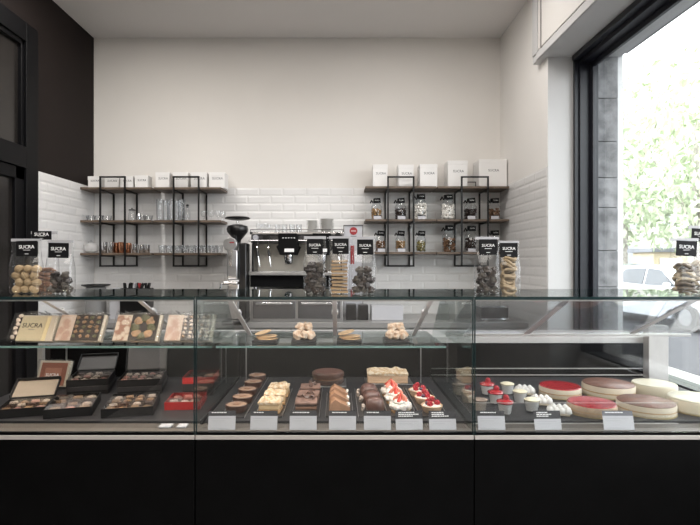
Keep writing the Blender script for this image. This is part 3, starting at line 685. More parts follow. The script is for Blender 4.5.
# ================================================================== DISPLAY COUNTER, three modules
DZ, SZ, TZ, WZ = .834, 1.0756, 1.283, 1.030     # deck, glass shelf, glass top, rear worktop
grille_m = mat('vent grille', (.14, .125, .11), .45, .3, .1, 40)
mods = [(-1.42, -.481, 'left'), (-.481, .458, 'middle'), (.458, 1.548, 'right')]
what = {'left': 'leftmost glass display counter, holding chocolate boxes and gift packs', 'middle': 'middle glass display counter, holding tarts and cake slices', 'right': 'rightmost glass display counter by the window, holding round cakes'}
YF = 1.70
for (x0, x1, nm) in mods:
    a, b = x0+.002, x1-.002; cx = (a+b)/2
    t = thing('display_case', what[nm], 'display case', (cx, 2.1, 0), group='display counter modules')
    part('base', MB().bb(a, b, YF+.01, 2.50, 0, .798), black_m, t)
    part('shadow_gap', MB().bb(a, b, YF+.001, YF+.012, .8168, .8262), black_m, t)
    part('front_panel', MB().bb(a, b, YF-.002, YF+.01, .0, .802), black_m, t, bev=.001)
    part('front_strip', MB().bb(a, b, YF-.004, YF+.012, .803, .8165), strip_m, t, bev=.001)
    m = MB(); m.bb(a, b, YF+.012, 1.80, .799, .8215)
    n = int((b-a)/.008)
    for k in range(n):
        xx = a+.004+k*.008; m.bb(xx-.0026, xx+.0026, 1.745, 1.797, .8215, .826)
    m.bb(a, b, YF+.012, 1.745, .8215, .826)
    part('vent_grille', m, grille_m, t, smooth=False)
    part('deck', MB().bb(a+.004, b-.004, 1.80, 2.50, .822, DZ), slate_m, t, bev=.001)
    part('rear_wall', MB().bb(a, b, 2.49, 2.51, DZ, WZ-.032), black_m, t)
    part('worktop', MB().bb(a, b, 2.492, 2.75, WZ-.030, WZ), top_m, t, bev=.001)
    part('rear_panel', MB().bb(a, b, 2.70, 2.72, 0, WZ-.032), steel_m, t)
    g = part('front_glass', MB().bb(a+.002, b-.002, YF, YF+.006, .8265, TZ-.0105), pane_m, t, smooth=False)
    m = MB()
    for xx in (a, b-.003): m.bb(xx, xx+.003, YF-.0005, YF+.0075, .818, TZ-.0105)
    part('glass_edge', m, edge_m, g, smooth=False, label='dark green vertical edge of the front glass')
    g = part('top_glass', MB().bb(a, b, YF+.003, 2.185, TZ-.009, TZ), pane_m, t, smooth=False)
    m = MB(); m.bb(a, b, YF-.001, YF+.0025, TZ-.010, TZ); m.bb(a, b, 2.1855, 2.188, TZ-.009, TZ)
    part('glass_edge', m, edge_m, g, smooth=False, label='dark green front edge of the glass top')
    if nm != 'right':
        sx1 = b-.004 if nm == 'left' else .417
        g = part('glass_shelf', MB().bb(a+.008, sx1, 1.954, 2.37, SZ-.008, SZ), pane_m, t, smooth=False)
        m = MB(); m.bb(a+.008, sx1, 1.950, 1.9535, SZ-.008, SZ)
        part('glass_edge', m, edgel_m, g, smooth=False, label='pale green front edge of the glass shelf')
        for xx in ((a+.05, sx1-.03) if nm == 'middle' else (a+.15, b-.04)):
            part('shelf_support', MB().bb(xx-.002, xx+.002, 2.355, 2.363, DZ, SZ-.0085), steel_m, t)
        arms = (-1.105, -.745) if nm == 'left' else (-.388, -.012, .335)
        e = (2.235, SZ+.001)
        m = MB()
        for sx in (-1.375, ) if nm == 'left' else ():
            m.bb(sx-.012, sx+.012, 2.33, 2.35, DZ, SZ-.0085)
        if m.v: part('support_column', m, alu_m, t)
    else:
        arms = (.823, 1.283); e = (2.20, 1.089)
        part('lower_rail', MB().bb(a+.01, b-.01, 2.195, 2.215, 1.076, 1.086), alu_m, t, bev=.001)
        part('sloping_glass', MB().prism([(1.80, TZ-.016), (1.804, TZ-.012), (2.206, 1.092), (2.202, 1.088)], 'x', a+.01, b-.01), slope_m, t, smooth=False)
        m = MB(); m.bb(a, b, 2.482, 2.49, .842, .846); m.bb(a, b, 2.482, 2.49, .874, .878)
        part('wall_rib', m, alu_m, t)
        part('end_post', MB().bb(1.502, 1.598, 2.44, 2.487, .8155, 1.092), alu_m, t, bev=.002)
        part('acrylic_guard', MB().bb(.475, 1.205, 1.788, 1.791, .8265, .900), pane_m, t, smooth=False)
        m = MB(); m.bb(.475, 1.205, 1.788, 1.791, .9002, .9015); m.bb(.475, 1.205, 1.786, 1.793, .8265, .829)
        part('guard_edge', m, alu_m, t)
    if nm == 'left': e = (2.33, SZ+.001)
    for xx in arms:
        p0 = Vector((xx, 1.86 if nm == 'left' else 1.80, TZ-.012)); p1 = Vector((xx, e[0], e[1]))
        d = (p1-p0); L_ = d.length; ang = math.atan2(-d.z, d.y)
        arm = part('support_arm', MB().box((p0+p1)/2, (.026 if nm == 'right' else .018, L_, .006), rotm(-ang, 0, 0)), arm_m, t, bev=.001)
        q = p0.lerp(p1, .35)
        part('arm_clamp', MB().box(q+Vector((0, 0, .004)), (.026, .03, .012), rotm(-ang, 0, 0)), arm_m, arm, bev=.002)
        part('arm_bolt', MB().cyl(p1+Vector((0, -.02, .008)), p1+Vector((0, -.02, .016)), .006, n=10), plast_m, arm)
    for xx in ((b-.004,) if nm != 'right' else ()):
        g = part('end_glass', MB().prism([(1.708, .836), (2.485, .836), (2.485, WZ-.04), (2.18, TZ-.0105), (1.708, TZ-.0105)], 'x', xx-.0035, xx), pane_m, t, smooth=False)
    led = part('led_strip', MB().bb(a+.01, b-.01, YF+.012, YF+.026, TZ-.016, TZ-.0105), alu_m, t)
    col, pw = {'left': ((1, .80, .62), 3.0), 'middle': ((1, .88, .79), 2.0), 'right': ((.97, .97, 1), 1.4)}[nm]
    area('case_led_light', (cx, YF+.030, TZ-.018), (R(22), 0, 0), b-a-.04, .010, pw, col)
    if nm != 'right': area('shelf_led_light', ((a+sx1)/2, 1.975, SZ-.011), (R(8), 0, 0), sx1-a-.04, .008, pw*.45, col)

def at(px, py, z):   # world point seen at a pixel, lying at height z
    D = (EYE-z)*F/(py-VY); return Vector((X(px, D), D, z))

# ------------------------------------------------------------------ price cards
cardpos = [(221.5, 'm'), (263.5, 'm'), (303, 'm'), (342.5, 'm'), (377.5, 'm'), (409.5, 'b'), (443, 'b'), (492, 'm'), (548.5, 'b'), (619.5, 'w')]
cardof = ['of the round chocolate tarts', 'of the pale crumble slices', 'of the chocolate slices', 'of the caramel wedges', 'of the chocolate domes', 'of the strawberry cream cakes', 'of the raspberry tartlets', 'of the red topped cups', 'of the whipped cream clusters', 'of the big round cakes']
for (px, k), wh in zip(cardpos, cardof):
    D = 1.722; x = X(px, D)
    t = thing('price_card', f'white price card with a dark header standing in front {wh}', 'price card', (x, D, .8265), (R(-14), 0, R(rnd.uniform(-2, 2))), 'price cards along the display', local=True)
    w = .0925 if k != 'w' else .104; hh = {'m': .0175, 'b': .027, 'w': .017}[k]; H = .064
    part('card', MB().bb(-w/2, w/2, 0, .0012, .001, H-hh), card_m, t)
    hm = blab_m if k != 'w' else mat('grey header', (.12, .12, .14), .5, 0, .1, 30)
    hd = part('header', MB().bb(-w/2, w/2, 0, .0013, H-hh, H), mat('dark grey header', (.035, .035, .04), .5, 0, .1, 30) if k != 'w' else hm, t)
    m = MB()
    for j in range(1 if k != 'b' else 3):
        L_ = rnd.uniform(.35, .6) if j == 0 else rnd.uniform(.4, .7)
        xx = -w/2+.01
        while xx < -w/2+.01+L_*w:
            ww = rnd.uniform(.004, .011); m.bb(xx, xx+ww, -.0003, .0, H-.0075-j*.006, H-.0045-j*.006); xx += ww+.0015
    part('header_print', m, txt_m, hd)
    m = MB()
    for j, L_ in enumerate((.75, .5, 0, 0, .62)):
        if L_: m.bb(-w/2+.008, -w/2+.008+L_*w, -.0003, 0, H-hh-.009-j*.008, H-hh-.0075-j*.008)
    part('body_print', m, mat('faint grey print', (.40, .40, .43), .7, 0, .1, 20), t)
    part('card_foot', MB().bb(-w/2, -w/2+.03, .0015, .02, .001, .003), pane_m, t)

# ------------------------------------------------------------------ trays
for i, (xc, w, y0, y1, lab) in enumerate(((-.383, .086, 1.83, 2.46, 'under the round chocolate tarts'), (-.254, .100, 1.84, 2.24, 'under the pale crumble slices'), (-.120, .100, 1.84, 2.24, 'under the chocolate slices'),
                                          (.005, .100, 1.84, 2.16, 'under the caramel wedges'), (.125, .100, 1.84, 2.24, 'under the chocolate domes'), (.236, .104, 1.84, 2.24, 'under the strawberry cream cakes'), (.352, .100, 1.84, 2.24, 'under the raspberry tartlets'))):
    t = thing('display_tray', f'narrow dark tray {lab}', 'tray', (xc, (y0+y1)/2, DZ), group='narrow trays on the deck')
    part('tray_plate', MB().bb(xc-w/2, xc+w/2, y0, y1, DZ+.0003, DZ+.004), mat('tray grey', (.038, .037, .038), .3, .3, .15, 20), t, bev=.001)
    m = MB()
    for xx in (xc-w/2-.0015, xc+w/2): m.bb(xx, xx+.0015, y0, y1, DZ+.0003, DZ+.007)
    part('tray_rim', m, steel_m, t)
TZ0 = DZ+.0042
crust_m = mat('baked crust', (.50, .30, .14), .7, 0, .35, 60, .4)
choc_m = mat('chocolate glaze', (.085, .042, .030), .35, 0, .3, 30, .15)
milk_m = mat('milk chocolate', (.22, .115, .07), .4, 0, .2, 30, .1)
cocoa_m = mat('cocoa tart top', (.30, .19, .13), .6, 0, .3, 60, .25)
sponge_m = mat('dark sponge', (.055, .028, .02), .8, 0, .4, 80, .5)
cream_f = mat('whipped cream', (.66, .62, .57), .5, 0, .05, 20, .1, sss=.2)
custard_m = mat('custard', (.58, .42, .24), .55, 0, .15, 20, .1)
sugar_m = mat('sugared crumble', (.62, .54, .42), .75, 0, 0, 70, .9, col2=(.42, .26, .12))
rasp_m = mat('raspberry', (.50, .03, .045), .35, 0, .4, 120, .6)
straw_m = mat('strawberry', (.62, .05, .03), .3, 0, .25, 60, .2)
redg_m = mat('red fruit glaze', (.36, .014, .022), .12, 0, .15, 12, 0, coat=.5)
brown_g = mat('cocoa dusted glaze', (.16, .065, .04), .4, 0, .35, 25, .2)
ivory_m = mat('ivory cake side', (.60, .52, .40), .5, 0, .12, 20, .1)
pist_m = mat('pale ivory glaze', (.58, .54, .42), .3, 0, .18, 12, .1)
white_f = mat('white cream', (.64, .62, .59), .45, 0, .04, 20, .05)

# A: round tarts
ys = (1.905, 2.02, 2.14, 2.27, 2.40)
for i, y in enumerate(ys):
    r = .041
    t = thing('chocolate_tart', f'round flat chocolate tart, {ROW[5][i]} in its column at the left', 'tart', (-.383+.002*(i % 2), y, TZ0), group='round chocolate tarts', local=True)
    part('tart_shell', MB().lathe([(r*.86, 0), (r*.9, .002), (r, .026), (r*.97, .028), (r*.93, .024)], n=36, wob=.012, wn=18), choc_m, t)
    part('filling', MB().lathe([(r*.93, .0235), (r*.9, .0255), (r*.4, .0265), (r*.001, .0265)], n=32, cap0=False), cocoa_m, t)
    part('chocolate_disc', MB().lathe([(r*.35, .0268), (r*.35, .0285), (.001, .029)], n=20), milk_m, t)
# B: pale crumble slices, C chocolate slices
def crumble_slab(w, d, z0, z1, seed, amp=.004):
    m = MB(); nx, ny = 14, 12; g0 = []
    for j in range(ny+1):
        for i in range(nx+1):
            x = -w/2+w*i/nx; y = -d/2+d*j/ny; e = (i in (0, nx) or j in (0, ny))
            z = z1+(0 if e else amp*(noise.noise(Vector((x*60+seed, y*60, seed)))+.5)*1.6)
            g0.append((x, y, z))
    n = len(g0); m.v = [Vector(p) for p in g0]
    for j in range(ny):
        for i in range(nx): q = j*(nx+1)+i; m.f.append((q, q+1, q+nx+2, q+nx+1))
    m.bb(-w/2, w/2, -d/2, d/2, z0, z1-.0001)
    return m
for i, y in enumerate((1.905, 2.015, 2.13)):
    t = thing('crumble_slice', f'square pale cake slice with sugared crumble top, {ROW[3][i]} of its column', 'cake slice', (-.254+.003*i, y, TZ0), (0, 0, R((-3, 4, -2)[i])), 'pale crumble slices', local=True)
    part('base', MB().bb(-.041, .041, -.037, .037, 0, .012), crust_m, t, bev=.003)
    part('custard', MB().bb(-.039, .039, -.035, .035, .012, .034), custard_m, t, bev=.004)
    part('crumble', crumble_slab(.084, .074, .034, .042, i*9.1, .007), sugar_m, t, ang=60)
for i, y in enumerate((1.91, 2.02, 2.135)):
    t = thing('chocolate_slice', f'square chocolate slice with dark shards on top, {ROW[3][i]} of its column', 'cake slice', (-.120+.002*i, y, TZ0), (0, 0, R((2, -3, 3)[i])), 'chocolate slices', local=True)
    part('sponge', MB().bb(-.041, .041, -.040, .040, 0, .014), sponge_m, t, bev=.003)
    part('mousse', MB().bb(-.040, .040, -.039, .039, .014, .026), milk_m, t, bev=.003)
    part('sponge', MB().bb(-.041, .041, -.040, .040, .026, .034), sponge_m, t, bev=.003)
    part('glaze', crumble_slab(.083, .082, .034, .039, i*5.1+3, .003), mat('rosy chocolate glaze', (.22, .13, .10), .5, 0, .4, 40, .4), t, ang=60)
    for k in range(4):
        part('chocolate_shard', MB().box((rnd.uniform(-.025, .025), rnd.uniform(-.03, .03), .048), (.018, .013, .003), rotm(rnd.uniform(-.8, .8), rnd.uniform(-.8, .8), rnd.uniform(0, 3))), choc_m, t)
# plate with the dark two layer cake
c = Vector((X(328, 2.36), 2.36, DZ+.0005))
t = thing('cake_board', 'thin steel tray below the dark two layer cake at the rear', 'tray', c, local=True)
part('board', MB().bb(-.085, .085, -.085, .085, 0, .004), steel_m, t, bev=.001)
t = thing('chocolate_cake', 'round dark two layer chocolate cake at the rear of the middle counter', 'cake', c+Vector((0, 0, .0045)), local=True)
part('lower_layer', MB().lathe([(.070, 0), (.074, .004), (.074, .018), (.070, .021)], n=44), sponge_m, t)
part('cream_layer', MB().lathe([(.068, .021), (.068, .027)], n=40), milk_m, t)
part('upper_layer', MB().lathe([(.070, .027), (.075, .031), (.075, .046), (.071, .050), (.001, .050)], n=44), choc_m, t)
part('glaze_top', MB().lathe([(.066, .0502), (.064, .0525), (.001, .0525)], n=40), mat('cocoa glaze', (.14, .07, .055), .3, 0, .3, 30, .1), t)
# D: caramel wedges
for i, y in enumerate((1.90, 2.0, 2.10)):
    t = thing('caramel_wedge', f'pointed caramel coloured cake wedge, {ROW[3][i]} of its column', 'cake slice', (.003, y, TZ0), (0, 0, R((6, 2, -2)[i])), 'caramel wedges', local=True)
    car_m = mat('caramel pastry', (.33, .17, .09), .5, 0, .3, 25, .2)
    part('front_face', MB().prism([(-.037, 0), (.037, 0), (.038, .026), (-.018, .056), (-.036, .040)], 'y', -.044, -.038), mat('caramel front', (.36, .20, .12), .5, 0, .2, 30, .2), t, bev=.0015)
    part('wedge', MB().prism([(-.036, 0), (.036, 0), (.037, .025), (-.018, .054), (-.035, .039)], 'y', -.038, .012), car_m, t, bev=.002)
    part('cream_ridge', MB().tube([(.034, -.03, .028), (.036, -.01, .032), (.034, .008, .028)], .005, 8), cream_f, t)
# E: chocolate domes
for i, y in enumerate((1.905, 2.01, 2.115)):
    t = thing('chocolate_dome', f'glossy chocolate dome cake, {ROW[3][i]} of its column', 'cake', (.140-.006*i, y, TZ0), group='chocolate domes', local=True)
    part('dome', MB().lathe([(.034, .006), (.036, .012), (.0355, .028), (.031, .042), (.022, .050), (.010, .0545), (.001, .055)], n=36), mat('dome chocolate', (.105, .052, .042), .28, 0, .2, 8, .05), t)
    part('biscuit_base', MB().lathe([(.038, 0), (.038, .006)], n=30), sponge_m, t)
    m = MB()
    for k in range(4): m.lump((-.040-rnd.uniform(0, .008), rnd.uniform(-.03, .02), .008+.006*k), .007, k+i, .4, 2, 8, 6)
    part('crumb_edge', m, mat('hazelnut crumbs', (.5, .42, .36), .8, 0, .4, 60), t)
# mille feuille block
c = Vector((X(387, 2.39), 2.39, DZ+.0005))
t = thing('cake_board', 'thin steel tray below the big crumble cake at the rear', 'tray', c, local=True)
part('board', MB().bb(-.105, .115, -.066, .066, 0, .004), steel_m, t, bev=.001)
t = thing('crumble_cake', 'large oblong crumble cake with white sugared top at the rear', 'cake', c+Vector((0, 0, .0045)), (0, 0, R(-2)), local=True)
part('pastry', MB().bb(-.093, .093, -.055, .055, 0, .036), mat('puff pastry side', (.66, .44, .28), .7, 0, .3, 12, .3, stretch=(1, 1, 14)), t, bev=.003)
part('crumble', crumble_slab(.190, .114, .036, .045, 31.7, .008), sugar_m, t, ang=60)
# F: strawberry cream
def cone_slice(a, L_=.046, w=.0145):   # a quarter of a strawberry
    return MB().lathe([(.001, -.002), (w, .004), (w*.95, .012), (w*.6, .026), (.001, L_)], n=10, sy=.6)
for i, y in enumerate((1.90, 2.01, 2.12)):
    t = thing('strawberry_cake', f'mound of whipped cream topped with cut strawberries, {ROW[3][i]} of its column', 'cake', (.236-.007*i, y, TZ0), group='strawberry cream cakes', local=True)
    part('base', MB().lathe([(.036, 0), (.038, .006), (.036, .012)], n=28), crust_m, t)
    m = MB()
    for k in range(9):
        a = k*.698; m.lump((.030*math.cos(a), .030*math.sin(a), .022), (.015, .015, .013), k+i*9, .25, 1.5, 10, 7)
    for k in range(6):
        a = k*1.047+.3; m.lump((.018*math.cos(a), .018*math.sin(a), .036), (.014, .014, .011), k+i*9+50, .25, 1.5, 10, 7)
    m.lump((0, 0, .030), (.025, .025, .022), 2, .1)
    part('cream', m, cream_f, t)
    for k in range(5):
        a = k*1.2566+.5+i*.4
        r_ = Matrix.Rotation(a, 3, 'Z') @ rotm(0, R(-30), 0)
        m = cone_slice(0); m.v = [r_ @ v+Vector((.020*math.cos(a), .020*math.sin(a), .034)) for v in m.v]
        part('strawberry_piece', m, straw_m if k % 2 else mat('pale strawberry flesh', (.75, .22, .14), .35, 0, .4, 60), t)
# G: raspberry tartlets
def raspberry(c, r, seed):
    m = MB(); n = 22
    for k in range(n):
        ph = math.acos(1-2*(k+.5)/n); th = k*2.399
        m.lump(Vector(c)+Vector((math.sin(ph)*math.cos(th), math.sin(ph)*math.sin(th), math.cos(ph)*1.05))*r*.72, r*.36, 0, 0, 1, 6, 5)
    return m
for i, y in enumerate((1.895, 2.01, 2.12)):
    t = thing('raspberry_tartlet', f'small tartlet heaped with raspberries, {ROW[3][i]} of its column', 'tartlet', (.352-.008*i, y, TZ0), group='raspberry tartlets', local=True)
    part('tart_shell', MB().lathe([(.028, 0), (.030, .002), (.040, .026), (.0385, .028), (.035, .024)], n=40, wob=.025, wn=16), mat('pale tart crust', (.66, .46, .30), .7, 0, .2, 60, .2), t)
    part('cream', MB().lathe([(.0355, .023), (.028, .028), (.001, .030)], n=28, cap0=False), cream_f, t)
    for k, (a, q, z) in enumerate(((0, .020, .034), (2.1, .020, .034), (4.2, .020, .034), (1.0, .003, .047))):
        part('raspberry', raspberry((q*math.cos(a+i), q*math.sin(a+i), z), .0115 if k < 3 else .010, k), rasp_m, t)
    m = MB().lump((.018*math.cos(3.3+i), .018*math.sin(3.3+i), .032), .008, 4, .1)
    part('blueberry', m, mat('blueberry', (.06, .02, .05), .3, 0, .2, 20), t)

# right module: cups
def cup(px, y, xw, label, kind, grp, k=1.0):
    t = thing('dessert_cup', label, 'dessert', (xw, y, DZ+.0005), group=grp, local=True)
    r = .029
    part('cup', MB().lathe([(r*.78, 0), (r*.8, .002), (r, .043), (r*.97, .043), (r*.77, .004), (.001, .004)], n=26), ware_m, t)
    part('cream', MB().lathe([(r*.74, .0045), (r*.92, .038), (r*.5, .041), (.001, .041)], n=26), white_f if kind != 'pale' else mat('beige mousse', (.55, .46, .38), .5, 0, .15, 20, .1), t)
    if kind == 'red':
        tp = part('red_topping', MB().lathe([(r*.95, .040), (r*1.06, .044), (r*.98, .050), (r*.6, .054), (.001, .055)], n=26, wob=.05, wn=7), redg_m, t)
        part('berry', raspberry((.004, 0, .061), .011, 3), rasp_m, t)
    elif kind == 'cream':
        part('topping', MB().lathe([(r*.94, .040), (r*.98, .045), (r*.7, .049), (.001, .050)], n=26), mat('pale custard top', (.66, .60, .44), .5, 0, .2, 30, .2), t)
    else:
        part('topping', MB().lathe([(r*.94, .040), (r*.96, .044), (r*.5, .047), (.001, .047)], n=26), mat('cocoa dusting', (.30, .22, .17), .8, 0, .5, 70, .3), t)
for i, (x, y) in enumerate(((.622, 1.880), (.630, 2.02), (.636, 2.155))): cup(0, y, x, f'glass cup with glossy red topping and a berry, {ROW[3][i]} of the red row', 'red', 'red topped cups')
for i, (x, y) in enumerate(((.735, 1.915), (.735, 2.04), (.726, 2.165))): cup(0, y, x, f'glass cup of pale cream without fruit, {ROW[3][i]} of the cream row', 'cream', 'pale cream cups')
for i, (x, y) in enumerate(((.540, 1.92), (.522, 2.03), (.515, 2.155))): cup(0, y, x, f'glass cup of beige mousse beside the glass divider, {ROW[3][i]} of its row', 'pale', 'beige mousse cups')
for i, (x, y) in enumerate(((.820, 1.872), (.806, 2.005), (.800, 2.165))):
    t = thing('piped_cream_cake', f'small cake covered in white piped cream balls, {ROW[3][i]} of three', 'cake', (x, y, DZ+.0005), (0, 0, R(-20)), 'piped cream cakes', local=True)
    part('base', MB().bb(-.036, .036, -.022, .022, 0, .012), ivory_m, t, bev=.004)
    m = MB()
    for a in range(4):
        for b in range(2): m.lathe([(.0125, 0), (.0135, .006), (.010, .014), (.004, .019), (.001, .020)], (-.030+a*.020, -.011+b*.022, .010), 14)
    for a in range(3): m.lathe([(.012, 0), (.012, .006), (.009, .013), (.003, .018), (.001, .019)], (-.020+a*.020, .0, .022), 14)
    part('piped_cream', m, white_f, t)
def big_cake(name, x, y, r, h, top, side, label, layers=True):
    t = thing(name, label, 'cake', (x, y, DZ+.0005), group='large round cakes', local=True)
    part('cake_board', MB().lathe([(r*1.01, 0), (r*1.01, .002)], n=48), mat('gold board', (.5, .4, .2), .4, .5, .1, 10), t)
    part('body', MB().lathe([(r*.97, .002), (r, .006), (r, h-.006), (r*.985, h-.001), (r*.96, h)], n=64), side, t)
    part('top_glaze', MB().lathe([(r*.972, h+.0002), (r*.972, h+.002), (r*.95, h+.0035), (.001, h+.0035)], n=64), top, t)
    if layers: part('middle_layer', MB().lathe([(r*1.004, h*.42), (r*1.004, h*.52)], n=64, cap0=False, cap1=False), crust_m, t)
big_cake('red_glazed_cake', .945, 2.15, .084, .038, redg_m, ivory_m, 'round cake with shiny red glaze, in the rear row')
big_cake('red_glazed_cake', .955, 1.902, .086, .036, redg_m, mat('biscuit side', (.50, .36, .24), .7, 0, .3, 50, .3), 'round cake with shiny red glaze, in the front row behind the clear guard')
big_cake('cocoa_cake', 1.158, 2.165, .103, .045, brown_g, ivory_m, 'round cake with brown cocoa top and ivory side, in the rear row')
big_cake('cocoa_cake', 1.165, 1.912, .100, .038, brown_g, ivory_m, 'round cake with brown cocoa top, in the front row behind the clear guard')
big_cake('ivory_cake', 1.352, 2.16, .086, .046, pist_m, mat('ivory mousse side', (.60, .54, .42), .5, 0, .05, 10), 'pale ivory round cake by the window, in the rear row', False)
big_cake('ivory_cake', 1.372, 1.93, .098, .046, pist_m, MATS['ivory mousse side'], 'pale ivory round cake at the right edge of the picture, in the front row', False)

# ------------------------------------------------------------------ on the glass shelf of the middle module
def slab(px, label, rz=0):
    t = at(px, 343.5, SZ)
    solo('slate_slab', MB().bb(t.x-.050, t.x+.050, 2.02, 2.12, SZ+.0005, SZ+.010), slab_m, label, 'slab', 'black slabs on the glass shelf', bev=.002)
    return t.x
wafer_m = mat('golden wafer', (.62, .42, .24), .6, 0, .3, 40, .3); puff_m = mat('sugared puff', (.44, .27, .16), .7, 0, 0, 60, .8, col2=(.66, .56, .46))
for j, (px, side) in enumerate(((264, 'left'), (349.5, 'right'))):
    x = slab(px, f'small black slab holding thin golden biscuits, {side} one')
    for k, (dx, dy, z, rx, ry, r) in enumerate(((.006, .0, .012, 0, 0, .040), (-.006, .004, .0165, 0, 0, .036), (.010, -.002, .0212, 0, R(-2), .036), (-.012, .0, .036, R(4), R(-14), .034))):
        solo('thin_biscuit', MB().lathe([(r*.96, 0), (r, .0015), (r, .003), (r*.96, .0042)], (x+dx, 2.066+dy, SZ+z-.0012), 30, rot=rotm(rx, ry, 0), wob=.03, wn=5), wafer_m,
             f'thin golden biscuit in the {side} pile on the glass shelf', 'biscuit', f'thin biscuits in the {side} pile', org=(x+dx, 2.066+dy, SZ+z-.0012))
for j, (px, side) in enumerate(((303.5, 'left'), (397.5, 'right'))):
    x = slab(px, f'small black slab holding a heap of sugared puffs, {side} one')
    for k, (dx, dy, z, r) in enumerate(((-.024, -.012, .030, .020), (.024, -.010, .030, .020), (0, -.02, .030, .018), (-.012, .024, .030, .020), (.016, .026, .029, .019), (-.016, .0, .058, .019), (.016, .002, .060, .019), (.004, .01, .062, .015))):
        m = MB().lump((x+dx, 2.064+dy, SZ+z), (r, r, r*.95), k+j*10, .28, 1.7, 18, 12)
        solo('sugared_puff', m, puff_m, f'sugared puff pastry in the {side} heap on the glass shelf', 'pastry', f'sugared puffs in the {side} heap', org=(x+dx, 2.064+dy, SZ+z-r*.9))

# ------------------------------------------------------------------ gift packs on the left glass shelf
kraft_m = mat('cream box card', (.42, .37, .25), .5, 0, .03, 10)
print_m = [mat('pale floral print', (.42, .35, .28), .5, 0, 0, 9, 0, col2=(.22, .11, .07), voro=45), mat('rosy print', (.36, .24, .19), .5, 0, 0, 9, 0, col2=(.46, .38, .32), voro=30)]
darkp = mat('dark tray', (.022, .014, .010), .4, 0, .3, 30)
bonm = [mat('nut praline', (.36, .22, .12), .4, 0, .5, 60), mat('green praline', (.10, .10, .045), .4, 0, .4, 60), mat('white praline', (.66, .56, .47), .35, 0, .2, 60), mat('dark praline', (.07, .035, .025), .3, 0, .3, 60), mat('pink praline', (.58, .30, .25), .4, 0, .3, 60)]
packs = [(14, 52, 'k', 'gift pack with a cream box front marked in black, leftmost on the glass shelf'),
         (53, 101, 'n', 'wrapped gift pack with dark nut studded face, second from left on the glass shelf'),
         (111, 158, 'g', 'wrapped gift pack with large green gold pieces, third from left on the glass shelf'),
         (163, 212, 'w', 'wrapped gift pack with pale dotted face, rightmost, beside the glass divider')]
for i, (a, b, k, lab) in enumerate(packs):
    D = 1.985; x0, x1 = X(a, D), X(b, D); w = x1-x0; H = .118; tl = -29
    t = thing('gift_pack', lab, 'gift pack', ((x0+x1)/2, D, SZ+.0112), (R(tl), 0, R(-3)), 'gift packs on the glass shelf', local=True)
    if k == 'k':
        part('box', MB().bb(-w/2, w/2, 0, .017, .002, H-.006), mat('ivory box card', (.44, .40, .33), .5, 0, .03, 10), t, bev=.001)
        f = part('front_card', MB().bb(-w/2+.002, w/2-.045, -.003, 0, .003, H-.012), kraft_m, t)
        lettering('SUCRA', .027, f, (-.022, -.0035, H*.56), m=blab_m, bold=0); 
        part('small_print', MB().bb(-.034, -.010, -.0036, -.003, H*.42, H*.435), ink_m, f)
        part('side_stripe', MB().bb(w/2-.044, w/2-.030, -.0025, 0, .003, H-.012), mat('gold stripe', (.60, .50, .30), .4, 0, .05, 10), t)
        part('chocolate_strip', MB().bb(-w/2-.026, -w/2-.002, 0, .015, .01, H-.004), darkp, t)
        m = MB()
        for q in range(6): m.lump((-w/2-.014+.006*(q % 2), -.002, .018+q*.018), (.009, .006, .008), q, .3)
        part('wrapped_pralines', m, bonm[2], t)
    else:
        part('box', MB().bb(-w/2, w/2, 0, .017, .002, H-.004), mat('ivory box card', (.44, .40, .33), .5, 0, .03, 10), t, bev=.001)
        sp = -w/2+w*.34
        part('printed_sleeve', MB().bb(-w/2+.002, sp, -.003, 0, .004, H-.008), print_m[i % 2], t)
        part('chocolate_tray', MB().bb(sp+.001, w/2-.012, -.004, 0, .004, H-.006), darkp, t)
        m = MB(); m2 = MB(); W2 = w/2-.012-sp
        if k == 'g':
            for q in range(8):
                aa = q*.785; (m if q % 2 else m2).lump((sp+W2/2+W2*.30*math.cos(aa), -.006, H/2+.038*math.sin(aa)), (.018, .005, .015), q, .3)
            part('gold_pieces', m, bonm[0], t); part('green_pieces', m2, bonm[1], t)
        else:
            nx, nz = (4, 5) if k == 'n' else (5, 6)
            for q in range(nx):
                for z in range(nz):
                    (m if (q+z) % 3 else m2).lump((sp+W2*(q+.5)/nx+rnd.uniform(-.003, .003), -.006, .012+(H-.02)*(z+.5)/nz), (W2/nx*.27, .005, H/nz*.27), q*9+z, .4)
            part('pale_pieces', m, bonm[2] if k == 'w' else bonm[0], t); part('green_pieces', m2, bonm[1] if k == 'n' else bonm[0], t)
    part('clear_wrap', MB().bb(-w/2-.030 if k == 'k' else -w/2-.004, w/2+.004, -.014, .020, .0, H), cello_m, t, bev=.004)
    m = MB()
    for q in range(7): 
        xx = -w/2+.01+q*(w-.02)/6; m.box((xx, .008, H+.004), (.03, .03, .003), rotm(rnd.uniform(-.4, .4), rnd.uniform(-.5, .5), rnd.uniform(-1, 1)))
    part('wrap_fold', m, cello_m, t)
    part('easel', MB().prism([(.0205, .014), (.026, .017), (.030, H*.9), (.0205, H*.9)], 'x', w*.2, w*.28), plast_m, t)

